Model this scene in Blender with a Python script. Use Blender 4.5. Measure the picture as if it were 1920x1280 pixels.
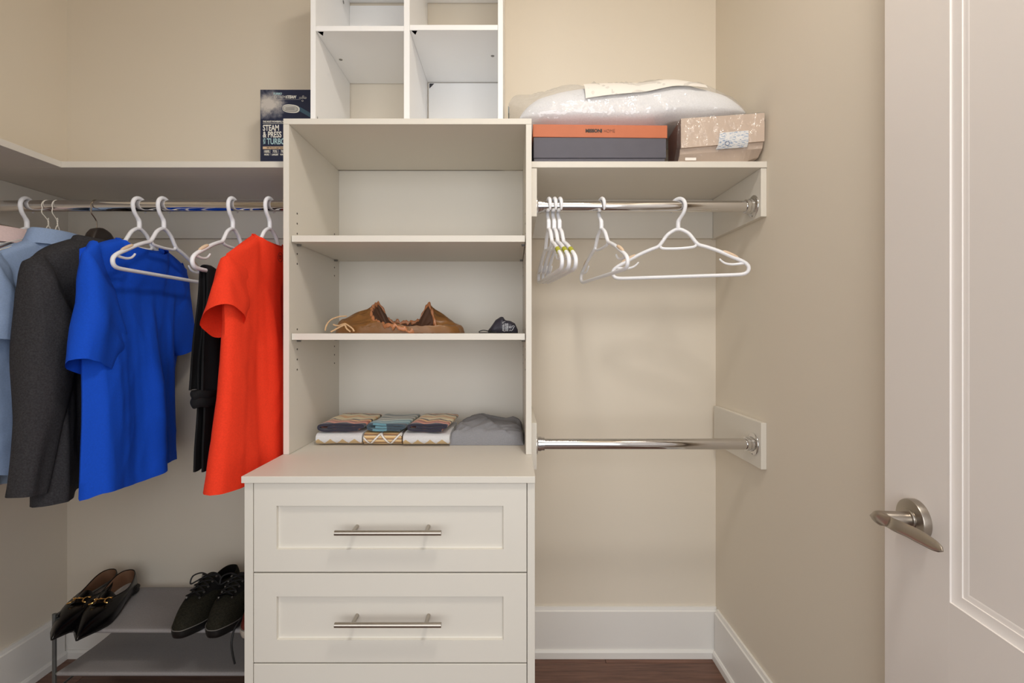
import bpy, bmesh, math, random
from math import sin, cos, pi, sqrt, radians
from mathutils import Vector, Matrix, noise

random.seed(7)
for o in list(bpy.data.objects):
    bpy.data.objects.remove(o)
SC = bpy.context.scene
COL = SC.collection

# ------------------------------------------------------------ camera, world, lights, exposure
cam_data = bpy.data.cameras.new('camera')
cam = bpy.data.objects.new('camera', cam_data)
COL.objects.link(cam)
cam.location = (0.0, 0.0, 1.163)
cam.rotation_euler = (pi / 2, 0, 0)
cam_data.sensor_width = 36.0
cam_data.lens = 900.0 / 1920.0 * 36.0
cam_data.shift_x = -1.0 / 1920.0
cam_data.shift_y = -17.0 / 1920.0
cam_data.clip_start = 0.02
SC.camera = cam

world = bpy.data.worlds.new('world')
SC.world = world
world.use_nodes = True
wb = world.node_tree.nodes['Background']
wb.inputs[0].default_value = (0.93, 0.96, 1.0, 1)
wb.inputs[1].default_value = 0.9

def area(name, loc, target, size, size_y, power, color, shape='RECTANGLE'):
    l = bpy.data.lights.new(name, 'AREA')
    l.shape = shape
    l.size = size
    l.size_y = size_y
    l.energy = power
    l.color = color
    o = bpy.data.objects.new(name, l)
    COL.objects.link(o)
    o.location = loc
    d = Vector(target) - Vector(loc)
    o.rotation_euler = d.to_track_quat('-Z', 'Y').to_euler()
    return o

area('daylight_window', (-0.10, -1.6, 1.40), (0.1, 1.4, 1.10), 3.0, 1.7, 39.0, (0.985, 0.99, 0.985))
area('ceiling_lamp', (0.30, 0.30, 2.66), (0.1, 0.6, 0.0), 0.3, 0.3, 14.0, (1.0, 0.95, 0.88), 'DISK')

SC.view_settings.view_transform = 'Standard'
SC.view_settings.look = 'None'
SC.view_settings.exposure = -0.08
SC.view_settings.gamma = 1.0
SC.view_settings.use_curve_mapping = False
try:
    SC.cycles.max_bounces = 12
    SC.cycles.diffuse_bounces = 8
    SC.cycles.transparent_max_bounces = 16
except Exception:
    pass

# ------------------------------------------------------------ helpers
def lin(c):
    c = c / 255.0
    return c / 12.92 if c <= 0.04045 else ((c + 0.055) / 1.055) ** 2.4

def rgb(r, g, b):
    return (lin(r), lin(g), lin(b), 1.0)

class NT:
    """thin helper to write node maths"""
    def __init__(self, m):
        m.use_nodes = True
        self.m = m
        self.t = m.node_tree
        self.bsdf = self.t.nodes['Principled BSDF']
    def n(self, kind, **kw):
        nd = self.t.nodes.new(kind)
        for k, v in kw.items():
            setattr(nd, k, v)
        return nd
    def put(self, sock, v):
        if hasattr(v, 'is_output') or isinstance(v, bpy.types.NodeSocket):
            self.t.links.new(v, sock)
        else:
            sock.default_value = v
    def math(self, op, a, b=0.0, c=0.0):
        nd = self.n('ShaderNodeMath', operation=op)
        self.put(nd.inputs[0], a)
        self.put(nd.inputs[1], b)
        self.put(nd.inputs[2], c)
        return nd.outputs[0]
    def coords(self):
        tc = self.n('ShaderNodeTexCoord')
        sp = self.n('ShaderNodeSeparateXYZ')
        self.t.links.new(tc.outputs['Object'], sp.inputs[0])
        return tc.outputs['Object'], sp.outputs[0], sp.outputs[1], sp.outputs[2]
    def noise(self, vec, scale, detail=4.0, rough=0.55):
        nd = self.n('ShaderNodeTexNoise')
        if vec is not None:
            self.t.links.new(vec, nd.inputs['Vector'])
        nd.inputs['Scale'].default_value = scale
        nd.inputs['Detail'].default_value = detail
        nd.inputs['Roughness'].default_value = rough
        return nd.outputs['Fac']
    def scaled(self, vec, s):
        mp = self.n('ShaderNodeMapping')
        self.t.links.new(vec, mp.inputs['Vector'])
        mp.inputs['Scale'].default_value = s
        return mp.outputs[0]
    def ramp(self, fac, stops, interp='LINEAR'):
        nd = self.n('ShaderNodeValToRGB')
        cr = nd.color_ramp
        cr.interpolation = interp
        while len(cr.elements) < len(stops):
            cr.elements.new(0.5)
        for e, (p, c) in zip(cr.elements, stops):
            e.position = p
            e.color = c
        self.put(nd.inputs[0], fac)
        return nd.outputs[0]
    def mix(self, fac, a, b):
        nd = self.n('ShaderNodeMix', data_type='RGBA')
        self.put(nd.inputs[0], fac)
        self.put(nd.inputs[6], a)
        self.put(nd.inputs[7], b)
        return nd.outputs[2]
    def color(self, v):
        self.put(self.bsdf.inputs['Base Color'], v)
    def bump(self, h, strength, dist):
        nd = self.n('ShaderNodeBump')
        nd.inputs['Strength'].default_value = strength
        nd.inputs['Distance'].default_value = dist
        self.t.links.new(h, nd.inputs['Height'])
        self.t.links.new(nd.outputs[0], self.bsdf.inputs['Normal'])

def mat(name, c, rough=0.5, metal=0.0, bump=None, vary=0.0, spec=0.5, sheen=0.0, stretch=None):
    m = bpy.data.materials.new(name)
    g = NT(m)
    g.bsdf.inputs['Roughness'].default_value = rough
    g.bsdf.inputs['Metallic'].default_value = metal
    g.bsdf.inputs['Specular IOR Level'].default_value = spec
    if sheen:
        g.bsdf.inputs['Sheen Weight'].default_value = sheen
        g.bsdf.inputs['Sheen Roughness'].default_value = 0.5
    vec, x, y, z = g.coords()
    if stretch:
        vec = g.scaled(vec, stretch)
    if vary:
        f = g.noise(vec, 9.0 if not bump else min(bump[0], 60.0) * 0.4, 5.0)
        lo = tuple(v * (1 - vary) for v in c[:3]) + (1,)
        hi = tuple(min(1.0, v * (1 + vary)) for v in c[:3]) + (1,)
        g.color(g.ramp(f, [(0.3, lo), (0.7, hi)]))
    else:
        g.color(c)
    if bump:
        g.bump(g.noise(vec, bump[0], 3.0), bump[1], bump[2])
    return m

def new_bm():
    return bmesh.new()

def wm(o):
    m = Matrix.Identity(4)
    chain = []
    while o is not None:
        chain.append(o)
        o = o.parent
    for q in reversed(chain):
        m = m @ (Matrix.Translation(q.location) @ q.rotation_euler.to_matrix().to_4x4())
    return m

def obj(name, bm, m, parent=None, local=False, smooth=False, label=None, recalc=True, angle=40):
    """link the bmesh as ONE mesh object; world coordinates unless local"""
    if recalc:
        bmesh.ops.recalc_face_normals(bm, faces=bm.faces[:])
    if parent is not None and not local:
        bm.transform(wm(parent).inverted())
    me = bpy.data.meshes.new(name)
    bm.to_mesh(me)
    bm.free()
    me.materials.append(m)
    if smooth:
        me.polygons.foreach_set('use_smooth', [True] * len(me.polygons))
        me.set_sharp_from_angle(angle=radians(angle))
    o = bpy.data.objects.new(name, me)
    COL.objects.link(o)
    if parent is not None:
        o.parent = parent
    if label:
        o['label'] = label
    return o

def thing(name, label, cat, loc=(0, 0, 0), rotz=0.0, group=None):
    o = bpy.data.objects.new(name, None)
    o.empty_display_size = 0.05
    COL.objects.link(o)
    o.location = loc
    o.rotation_euler = (0, 0, rotz)
    o['label'] = label
    o['category'] = cat
    if group:
        o['group'] = group
    return o

def tag(o, label, cat, group=None):
    o['label'] = label
    o['category'] = cat
    if group:
        o['group'] = group
    return o

def struct(o):
    o['kind'] = 'structure'
    return o

def dup(root, loc, rotz, label, group=None, tilt=0.0):
    r = root.copy()
    COL.objects.link(r)
    r.location = loc
    r.rotation_euler = (0, tilt, rotz)
    r['label'] = label
    if group:
        r['group'] = group
    for ch in list(root.children):
        c = ch.copy()
        COL.objects.link(c)
        c.parent = r
        for g in list(ch.children):
            d = g.copy()
            COL.objects.link(d)
            d.parent = c
    return r

def box(bm, x0, x1, y0, y1, z0, z1, bev=0.0):
    b = bmesh.new()
    bmesh.ops.create_cube(b, size=1.0)
    for v in b.verts:
        v.co = Vector(((x0 + x1) / 2 + v.co.x * (x1 - x0), (y0 + y1) / 2 + v.co.y * (y1 - y0), (z0 + z1) / 2 + v.co.z * (z1 - z0)))
    if bev > 0:
        bmesh.ops.bevel(b, geom=b.edges[:], offset=bev, segments=2, profile=0.5, affect='EDGES', clamp_overlap=True)
    add(bm, b)

def add(bm, b):
    me = bpy.data.meshes.new('tmp')
    b.to_mesh(me)
    b.free()
    bm.from_mesh(me)
    bpy.data.meshes.remove(me)

def bx(*a, bev=0.0008):
    bm = new_bm()
    box(bm, *a, bev=bev)
    return bm

def loft(bm, rings, closed=True, cap0=False, cap1=False):
    R = [[bm.verts.new(p) for p in r] for r in rings]
    n = len(R[0])
    for a, b in zip(R[:-1], R[1:]):
        for i in range(n if closed else n - 1):
            j = (i + 1) % n
            try:
                bm.faces.new((a[i], a[j], b[j], b[i]))
            except ValueError:
                pass
    if cap0:
        bm.faces.new(list(reversed(R[0])))
    if cap1:
        bm.faces.new(R[-1])
    return R

def spline(pts, per=6, closed=False):
    P = [Vector(p) for p in pts]
    n = len(P)
    out = []
    for i in range(n if closed else n - 1):
        p1, p2 = P[i], P[(i + 1) % n]
        p0 = P[i - 1] if (i > 0 or closed) else p1
        p3 = P[(i + 2) % n] if (i + 2 < n or closed) else p2
        for k in range(per):
            t = k / per
            out.append(0.5 * ((2 * p1) + (p2 - p0) * t + (2 * p0 - 5 * p1 + 4 * p2 - p3) * t * t + (3 * p1 - p0 - 3 * p2 + p3) * t ** 3))
    if not closed:
        out.append(P[-1])
    return out

def tube(bm, pts, r, seg=8, closed=False, squash=1.0, up=None):
    """sweep a circle along pts; r is a number or a function of 0..1"""
    P = [Vector(p) for p in pts]
    n = len(P)
    rings = []
    nrm = None
    for i, p in enumerate(P):
        a = P[i - 1] if (i > 0 or closed) else P[i]
        b = P[(i + 1) % n] if (i < n - 1 or closed) else P[i]
        t = (b - a).normalized()
        if nrm is None:
            ref = Vector(up) if up else (Vector((0, 0, 1)) if abs(t.z) < 0.9 else Vector((1, 0, 0)))
            nrm = (ref - t * ref.dot(t)).normalized()
        else:
            nrm = (nrm - t * nrm.dot(t)).normalized()
        bi = t.cross(nrm)
        rr = r(i / max(1, n - 1)) if callable(r) else r
        rings.append([p + (nrm * cos(2 * pi * k / seg) * squash + bi * sin(2 * pi * k / seg)) * rr for k in range(seg)])
    if closed:
        rings.append(rings[0])
        loft(bm, rings, True)
        bmesh.ops.remove_doubles(bm, verts=bm.verts[:], dist=1e-6)
    else:
        loft(bm, rings, True, True, True)

def lathe(bm, prof, origin, axis, seg=28):
    """prof: (distance along axis, radius)"""
    ax = Vector(axis).normalized()
    ref = Vector((0, 0, 1)) if abs(ax.z) < 0.9 else Vector((1, 0, 0))
    u = (ref - ax * ref.dot(ax)).normalized()
    v = ax.cross(u)
    O = Vector(origin)
    rings = [[O + ax * d + (u * cos(2 * pi * k / seg) + v * sin(2 * pi * k / seg)) * max(r, 1e-5) for k in range(seg)] for d, r in prof]
    loft(bm, rings, True, True, True)

def ss(x, a, b):
    if a == b:
        return 0.0 if x < a else 1.0
    t = max(0.0, min(1.0, (x - a) / (b - a)))
    return t * t * (3 - 2 * t)

def interp(t, pts):
    if t <= pts[0][0]:
        return pts[0][1]
    for (a, va), (b, vb) in zip(pts[:-1], pts[1:]):
        if t <= b:
            k = (t - a) / (b - a)
            return va + (vb - va) * k
    return pts[-1][1]

def nz(x, y, z):
    return noise.noise(Vector((x, y, z)))

def text_bm(s, size, sx=1.0, extrude=0.0003, shear=0.0, space=1.0, align='LEFT', bold=0.0):
    """letters lying in the XY plane as a bmesh"""
    cu = bpy.data.curves.new('letters', 'FONT')
    cu.body = s
    cu.size = size
    cu.extrude = extrude
    cu.shear = shear
    cu.space_character = space
    cu.align_x = align
    cu.offset = bold
    cu.resolution_u = 3
    t = bpy.data.objects.new('letters', cu)
    COL.objects.link(t)
    dg = bpy.context.evaluated_depsgraph_get()
    me = bpy.data.meshes.new_from_object(t.evaluated_get(dg))
    bm = new_bm()
    bm.from_mesh(me)
    bpy.data.objects.remove(t)
    bpy.data.curves.remove(cu)
    bpy.data.meshes.remove(me)
    bm.transform(Matrix.Diagonal((sx, 1, 1, 1)))
    return bm

def letters(name, s, size, m, parent, loc, sx=1.0, shear=0.0, align='LEFT', spin=0.0, bold=0.0, space=1.0):
    """upright lettering facing -Y at a world location"""
    bm = text_bm(s, size, sx, 0.0003, shear, space, align, bold)
    bm.transform(Matrix.Translation(loc) @ Matrix.Rotation(pi / 2, 4, 'X') @ Matrix.Rotation(spin, 4, 'Z'))
    return obj(name, bm, m, parent, recalc=False)

# ------------------------------------------------------------ materials
M = {}
M['wall'] = mat('wall_paint', rgb(222, 213, 198), 0.75, bump=(420, 0.12, 0.001))
M['ceiling'] = mat('ceiling_paint', rgb(235, 232, 224), 0.8, bump=(300, 0.1, 0.001))
M['trim'] = mat('trim_paint', rgb(232, 230, 226), 0.4, bump=(60, 0.03, 0.001))
M['door'] = mat('door_paint', rgb(240, 234, 229), 0.42, bump=(90, 0.04, 0.001))
M['cream'] = mat('cream_melamine', rgb(217, 212, 202), 0.45, bump=(160, 0.03, 0.0006))
M['white'] = mat('white_melamine', rgb(240, 240, 240), 0.4, bump=(160, 0.02, 0.0006))
M['chrome'] = mat('polished_chrome', rgb(215, 214, 214), 0.07, 1.0)
M['nickel'] = mat('brushed_nickel', rgb(176, 168, 158), 0.30, 1.0, bump=(90, 0.05, 0.0004), stretch=(1, 1, 14))
M['dark_hole'] = mat('painted_hole_shade', rgb(60, 54, 46), 0.8)  # dark colour painted in for the shade inside the peg holes
M['screw'] = mat('zinc_screw', rgb(150, 148, 144), 0.4, 0.9)
M['sticker_dark'] = mat('sticker_print', rgb(50, 50, 54), 0.5)
M['hanger_white'] = mat('white_plastic', rgb(240, 241, 246), 0.32)
M['peach'] = mat('peach_grip_rubber', rgb(226, 200, 172), 0.6)
M['green'] = mat('green_grip_rubber', rgb(176, 176, 52), 0.6)
M['wire_white'] = mat('white_coated_wire', rgb(232, 226, 214), 0.4)
M['steel'] = mat('steel_wire', rgb(190, 180, 168), 0.22, 1.0)
M['blackwood'] = mat('dark_hanger_plastic', rgb(46, 38, 34), 0.4, vary=0.25, bump=(80, 0.05, 0.001))
M['rack_metal'] = mat('grey_rack_tube', rgb(120, 122, 120), 0.4, 0.7)
M['paper'] = mat('white_paper', rgb(236, 232, 226), 0.6)
M['gold'] = mat('gold_metal', rgb(222, 178, 110), 0.25, 1.0)
M['black_cord'] = mat('black_cord', rgb(16, 15, 16), 0.6)

def cloth(name, c, weave=900, s=0.25, sheen=0.0, wrinkle=0.5, vary=0.06, rough=0.85):
    m = bpy.data.materials.new(name)
    g = NT(m)
    g.bsdf.inputs['Roughness'].default_value = rough
    g.bsdf.inputs['Specular IOR Level'].default_value = 0.2
    g.bsdf.inputs['Sheen Weight'].default_value = sheen
    vec, x, y, z = g.coords()
    f = g.noise(vec, 260, 3.0)
    lo = tuple(v * (1 - vary) for v in c[:3]) + (1,)
    hi = tuple(min(1, v * (1 + vary)) for v in c[:3]) + (1,)
    g.color(g.ramp(f, [(0.3, lo), (0.7, hi)]))
    fine = g.noise(vec, weave, 2.0)
    big = g.noise(vec, 16, 4.0)
    h = g.math('MULTIPLY_ADD', big, wrinkle * 6, fine)
    g.bump(h, s, 0.0016)
    return m

M['blue'] = cloth('blue_cotton', rgb(20, 80, 206), sheen=0.0)
M['red'] = cloth('red_cotton', rgb(232, 60, 33), sheen=0.0)
M['lightblue'] = cloth('light_blue_cotton', rgb(150, 172, 208), wrinkle=0.8)
M['paleblue'] = cloth('pale_blue_cotton', rgb(168, 186, 208), wrinkle=0.8)
M['pink'] = cloth('pink_cotton', rgb(228, 204, 202))
M['suit'] = cloth('charcoal_wool', rgb(58, 57, 60), weave=1400, vary=0.28, sheen=0.0, wrinkle=0.25)
M['joggers'] = cloth('black_jersey', rgb(24, 24, 26), wrinkle=0.6, sheen=0.0)
M['greycloth'] = cloth('grey_jersey', rgb(138, 138, 142), wrinkle=1.2, sheen=0.0)
M['rackcloth'] = cloth('grey_rack_fabric', rgb(152, 148, 148), weave=1100, wrinkle=0.2)
M['pillowcloth'] = cloth('white_pillow_cotton', rgb(236, 238, 243), wrinkle=1.2)

# ------------------------------------------------------------ the room (z = 0 floor, camera in the doorway at y = 0)
XL, XR, YB, YF, ZC = -1.606, 0.7327, 1.7308, 0.085, 2.72

bm = bx(XL - 0.1, XR + 0.1, -3.2, YB + 0.1, -0.06, -0.016, bev=0)
m = bpy.data.materials.new('subfloor')
NT(m).color(rgb(40, 26, 20))
floor = struct(obj('floor', bm, m))

def wood_mat():
    m = bpy.data.materials.new('dark_walnut_boards')
    g = NT(m)
    g.bsdf.inputs['Roughness'].default_value = 0.38
    vec, x, y, z = g.coords()
    oi = g.n('ShaderNodeObjectInfo')
    off = g.n('ShaderNodeVectorMath', operation='ADD')
    cmb = g.n('ShaderNodeCombineXYZ')
    g.t.links.new(g.math('MULTIPLY', oi.outputs['Random'], 37.0), cmb.inputs[0])
    g.t.links.new(g.math('MULTIPLY', oi.outputs['Random'], 11.0), cmb.inputs[1])
    g.t.links.new(vec, off.inputs[0])
    g.t.links.new(cmb.outputs[0], off.inputs[1])
    sv = g.scaled(off.outputs[0], (2.2, 38, 38))
    f1 = g.noise(sv, 2.2, 8.0, 0.65)
    f2 = g.noise(g.scaled(off.outputs[0], (6, 150, 150)), 2.0, 4.0)
    f = g.math('MULTIPLY_ADD', f2, 0.35, g.math('MULTIPLY', f1, 0.75))
    c = g.ramp(f, [(0.32, rgb(56, 36, 28)), (0.5, rgb(98, 66, 52)), (0.72, rgb(130, 92, 74))])
    tint = g.math('MULTIPLY_ADD', oi.outputs['Random'], 0.35, 0.8)
    hs = g.n('ShaderNodeHueSaturation')
    g.t.links.new(c, hs.inputs['Color'])
    g.t.links.new(tint, hs.inputs['Value'])
    g.color(hs.outputs[0])
    g.bump(f, 0.25, 0.001)
    return m
M['wood'] = wood_mat()

plank_meshes = {}
def plank(x0, x1, y0, y1):
    key = (round(x1 - x0, 3), round(y1 - y0, 3))
    if key not in plank_meshes:
        b = bx(0, x1 - x0, 0, y1 - y0, -0.0155, 0, bev=0.0012)
        o = obj('plank', b, M['wood'], floor, local=True)
        plank_meshes[key] = o.data
    else:
        o = bpy.data.objects.new('plank', plank_meshes[key])
        COL.objects.link(o)
        o.parent = floor
    o.location = (x0, y0, 0)

pw = 0.128
row = 0
y = 1.690 + 0.0005
ends = [0.33, -0.25, 0.62, 0.05, -0.42, 0.5, 0.12, -0.1, 0.4, 0.25, -0.3, 0.55, 0.0, 0.3]
yy = y
rows = [(y, YB - 0.003)]
while yy - pw > -0.5:
    rows.append((yy - pw, yy - 0.001))
    yy -= pw
for k, (a, b) in enumerate(rows):
    e = ends[k % len(ends)]
    cuts = [XL + 0.002]
    x = e - 2.4
    while x < XR:
        if XL + 0.15 < x < XR - 0.1:
            cuts.append(x)
        x += 1.2
    cuts.append(XR - 0.002)
    for c0, c1 in zip(cuts[:-1], cuts[1:]):
        plank(c0, c1 - 0.001, a, b)

struct(obj('wall_back', bx(XL - 0.1, XR + 0.1, YB, YB + 0.1, -0.05, ZC + 0.05, bev=0), M['wall']))
struct(obj('wall_left', bx(XL - 0.1, XL, -0.05, YB, -0.05, ZC + 0.05, bev=0), M['wall']))
struct(obj('wall_right', bx(XR, XR + 0.1, -0.05, YB, -0.05, ZC + 0.05, bev=0), M['wall']))
struct(obj('ceiling', bx(XL - 0.1, XR + 0.1, -0.05, YB + 0.1, ZC, ZC + 0.08, bev=0), M['ceiling']))
bm = new_bm()
DX0, DX1, DZ = -0.97, 0.645, 2.06   # unseen doorway, widened so more light reaches the left side
box(bm, XL, DX0, -0.035, YF, -0.05, ZC)
box(bm, DX1, XR, -0.035, YF, -0.05, ZC)
box(bm, DX0, DX1, -0.035, YF, DZ, ZC)
struct(obj('wall_front', bm, M['wall']))

# baseboards: a board with a small cap bevel, a shoe moulding in front
def baseboard(name, p0, p1, inward, top=0.178):
    p0, p1, n = Vector(p0), Vector(p1), Vector(inward)
    def run(prof):
        b = new_bm()
        rings = []
        for p in (p0, p1):
            rings.append([p + n * d + Vector((0, 0, z)) for d, z in prof])
        loft(b, rings, True, True, True)
        return b
    o = struct(obj(name, run([(0.0005, 0.0), (0.014, 0.0), (0.014, top - 0.014), (0.010, top - 0.011), (0.008, top), (0.0005, top)]), M['trim']))
    obj('shoe_moulding', run([(0.0142, 0.0), (0.022, 0.0), (0.022, 0.022), (0.018, 0.029), (0.0142, 0.030)]), M['trim'], o)
    return o
baseboard('baseboard_back', (XL + 0.001, YB, 0.0003), (XR - 0.001, YB, 0.0003), (0, -1, 0))
baseboard('baseboard_left', (XL, YB - 0.023, 0.0003), (XL, 0.12, 0.0003), (1, 0, 0), top=0.165)
baseboard('baseboard_right', (XR, YB - 0.023, 0.0003), (XR, 0.12, 0.0003), (-1, 0, 0))

# ------------------------------------------------------------ the open door on the right
ang = math.atan2(-0.9957, -0.0926)
door = bpy.data.objects.new('door_1', None)
COL.objects.link(door)
door.location = (0.6676, 0.861, 0.0)
door.rotation_euler = (0, 0, ang)
struct(door)
DW, DT, DH = 0.762, 0.035, 2.03
SW = 0.142
def dpart(name, *a, bev=0.0015):
    return obj(name, bx(*a, bev=bev), M['door'], door, local=True)
dpart('stile', 0, SW, 0, DT, 0.012, DH, bev=0.0004)
dpart('stile', DW - SW, DW, 0, DT, 0.012, DH, bev=0.0004)
dpart('rail', SW, DW - SW, 0, DT, 0.012, 0.20, bev=0)
dpart('rail', SW, DW - SW, 0, DT, 0.53, 0.758, bev=0)
dpart('rail', SW, DW - SW, 0, DT, DH - 0.14, DH, bev=0)
for z0, z1 in ((0.20, 0.53), (0.758, DH - 0.14)):
    dpart('panel', SW, DW - SW, 0.008, DT - 0.009, z0, z1, bev=0)
    # sticking: bead, cove and step swept round the opening, mitred
    b = new_bm()
    prof = [(0.0, -0.0001), (0.0012, -0.0001), (0.0020, 0.0018), (0.004, 0.0026), (0.010, 0.0040), (0.017, 0.0046), (0.0175, 0.0062), (0.023, 0.0068), (0.026, 0.0081), (0.0, 0.0081)]
    x0, x1 = SW, DW - SW
    cor = [(x0, z0, 1, 1), (x1, z0, -1, 1), (x1, z1, -1, -1), (x0, z1, 1, -1)]
    rings = []
    for cx, cz, sx, sz in cor + cor[:1]:
        rings.append([Vector((cx + sx * d, h, cz + sz * d)) for d, h in prof])
    loft(b, rings, True)
    bmesh.ops.remove_doubles(b, verts=b.verts[:], dist=1e-6)
    obj('panel_moulding', b, M['door'], door, local=True, smooth=True, angle=25)

# lever handle; local: x towards the hinge, -y out of the face
hz, hx = 0.858, 0.078
hb = new_bm()
lathe(hb, [(0, 0.0), (0, 0.0325), (0.010, 0.0325), (0.0118, 0.0318), (0.0122, 0.0305), (0.0122, 0.0)], (hx, -0.0002, hz), (0, -1, 0), 48)
rose = obj('handle_rosette', hb, M['nickel'], door, local=True, smooth=True, label='round brushed nickel rosette')
hb = new_bm()
lathe(hb, [(0.012, 0.0), (0.012, 0.0155), (0.0135, 0.0160), (0.015, 0.0150), (0.0155, 0.0120), (0.058, 0.0115), (0.060, 0.0105), (0.0602, 0.0)], (hx, 0, hz), (0, -1, 0), 32)
obj('handle_spindle', hb, M['nickel'], rose, local=True, smooth=True)
hb = new_bm()
rings = []
N = 26
for i in range(N + 1):
    t = i / N
    x = hx - 0.0135 + 0.122 * t
    yo = -(0.0535 + 0.004 * sin(pi * min(1, t * 1.6)) - 0.012 * ss(t, 0.45, 1.0))
    zc = hz - 0.0005 + 0.0035 * sin(pi * t) - 0.004 * ss(t, 0.5, 1)
    hh = interp(t, [(0, 0.0112), (0.14, 0.0108), (0.35, 0.0075), (0.6, 0.0068), (0.85, 0.0062), (0.96, 0.0042), (1, 0.001)])
    ht = interp(t, [(0, 0.0115), (0.14, 0.0100), (0.35, 0.0072), (0.6, 0.0085), (0.85, 0.0080), (0.96, 0.005), (1, 0.001)])
    if t < 0.08:
        f = sqrt(max(0.02, 1 - ((0.08 - t) / 0.08) ** 2))
        hh *= f
    k_ = ss(t, 0.10, 0.42)
    maj = Vector((0, 0.62, 0.78)).normalized()
    mnr = Vector((0, -maj.z, maj.y))
    fade = interp(t, [(0, 1), (0.70, 1), (0.88, 0.82), (0.95, 0.6), (0.985, 0.34), (1, 0.06)])
    a_ = (hh * (1 - k_) + 0.0098 * k_) * fade
    b_ = (ht * (1 - k_) + 0.0034 * k_) * (0.35 + 0.65 * fade)
    ring = []
    for k in range(24):
        a = 2 * pi * k / 24
        c_, s_ = math.copysign(abs(cos(a)) ** 0.85, cos(a)), math.copysign(abs(sin(a)) ** 0.85, sin(a))
        circ = Vector((0, ht * s_, hh * c_))
        blade = maj * (a_ * c_) + mnr * (b_ * s_)
        ring.append(Vector((x, yo, zc)) + circ.lerp(blade, k_))
    rings.append(ring)
loft(hb, rings, True, True, True)
obj('handle_lever', hb, M['nickel'], rose, local=True, smooth=True, angle=60, label='curved brushed nickel lever')
hb = new_bm()
for hzz in (0.25, 1.02, 1.80):
    tube(hb, [(DW + 0.006, -0.004, hzz - 0.05), (DW + 0.006, -0.004, hzz + 0.05)], 0.007, 10)
    box(hb, DW + 0.0005, DW + 0.0022, 0.0, 0.03, hzz - 0.05, hzz + 0.05)
    break
obj('hinge', hb, M['nickel'], door, local=True)

# ------------------------------------------------------------ dresser with drawers and counter
CT = 0.823
dresser = thing('drawer_chest', 'cream drawer chest with shaker drawer fronts and bar pulls under the open shelves', 'dresser', (-0.292, 1.43, 0))
DL, DR, DFY = -0.638, 0.0532, 1.142
bm = bx(DL - 0.003, DR + 0.0004, 1.1335, YB - 0.0163, CT - 0.016, CT, bev=0.001)
obj('countertop', bm, M['cream'], dresser)
obj('side_panel', bx(DL, DL + 0.0205, DFY, YB - 0.0163, 0.0005, CT - 0.0165), M['cream'], dresser)
obj('side_panel', bx(DR - 0.0180, DR, DFY, YB - 0.0163, 0.0005, CT - 0.0165), M['cream'], dresser)
obj('back_panel', bx(DL + 0.021, DR - 0.0185, YB - 0.034, YB - 0.0283, 0.03, CT - 0.017, bev=0), M['cream'], dresser)
obj('toe_kick', bx(DL + 0.021, DR - 0.0185, DFY + 0.05, DFY + 0.066, 0.0005, 0.10, bev=0), M['cream'], dresser)
obj('bottom_panel', bx(DL + 0.021, DR - 0.0185, DFY + 0.024, YB - 0.035, 0.1005, 0.116, bev=0), M['cream'], dresser)

def drawer(z0, z1, x0=DL + 0.0222, x1=DR - 0.0196):
    zp0, zp1 = z0 + 0.0535, z1 - 0.0545
    xp0, xp1 = x0 + 0.0545, x1 - 0.0555
    f, d = DFY - 0.0005, DFY + 0.0195
    # one-piece shaker front: frame with a recess cut in it
    b = new_bm()
    O = [(x0, z0), (x1, z0), (x1, z1), (x0, z1)]
    I = [(xp0, zp0), (xp1, zp0), (xp1, zp1), (xp0, zp1)]
    e = 0.0010
    Oi = [(x0 + e, z0 + e), (x1 - e, z0 + e), (x1 - e, z1 - e), (x0 + e, z1 - e)]
    ri = [Vector((x, d, z)) for x, z in O]
    loops = [ri, [Vector((x, f + e, z)) for x, z in O], [Vector((x, f, z)) for x, z in Oi], [Vector((x, f, z)) for x, z in I],
             [Vector((x, f + 0.0075, z)) for x, z in ((xp0 + .0012, zp0 + .0012), (xp1 - .0012, zp0 + .0012), (xp1 - .0012, zp1 - .0012), (xp0 + .0012, zp1 - .0012))],
             [Vector((x, f + 0.0082, z)) for x, z in ((xp0 + .003, zp0 + .003), (xp1 - .003, zp0 + .003), (xp1 - .003, zp1 - .003), (xp0 + .003, zp1 - .003))]]
    loft(b, loops, True, True, True)
    fr = obj('drawer', b, M['cream'], dresser, recalc=True)
    b = new_bm()
    box(b, x0 + 0.012, x1 - 0.012, d + 0.0005, YB - 0.06, z0 + 0.015, z1 - 0.03)
    obj('drawer_box', b, M['white'], fr)
    return fr, f + 0.0082

def pull(fr, yface, zc):
    b = new_bm()
    yb = DFY - 0.031
    tube(b, [(-0.4116, yb, zc), (-0.1650, yb, zc)], 0.006, 20)
    for x in (-0.3720, -0.2010):
        tube(b, [(x, yface - 0.0001, zc), (x, yb + 0.003, zc)], 0.0045, 14)
    obj('bar_pull', b, M['nickel'], fr, smooth=True, label='brushed nickel bar pull')

zt = CT - 0.0178
hts = [0.2118, 0.2118, 0.2118, 0.0]
fr, yf = drawer(zt - 0.2118, zt)
pull(fr, yf, 0.699)
fr, yf = drawer(zt - 0.2118 * 2 - 0.0035, zt - 0.2118 - 0.0035)
pull(fr, yf, 0.4860)
fr, yf = drawer(0.118, zt - 0.2118 * 2 - 0.007)
pull(fr, yf, 0.265)

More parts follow.
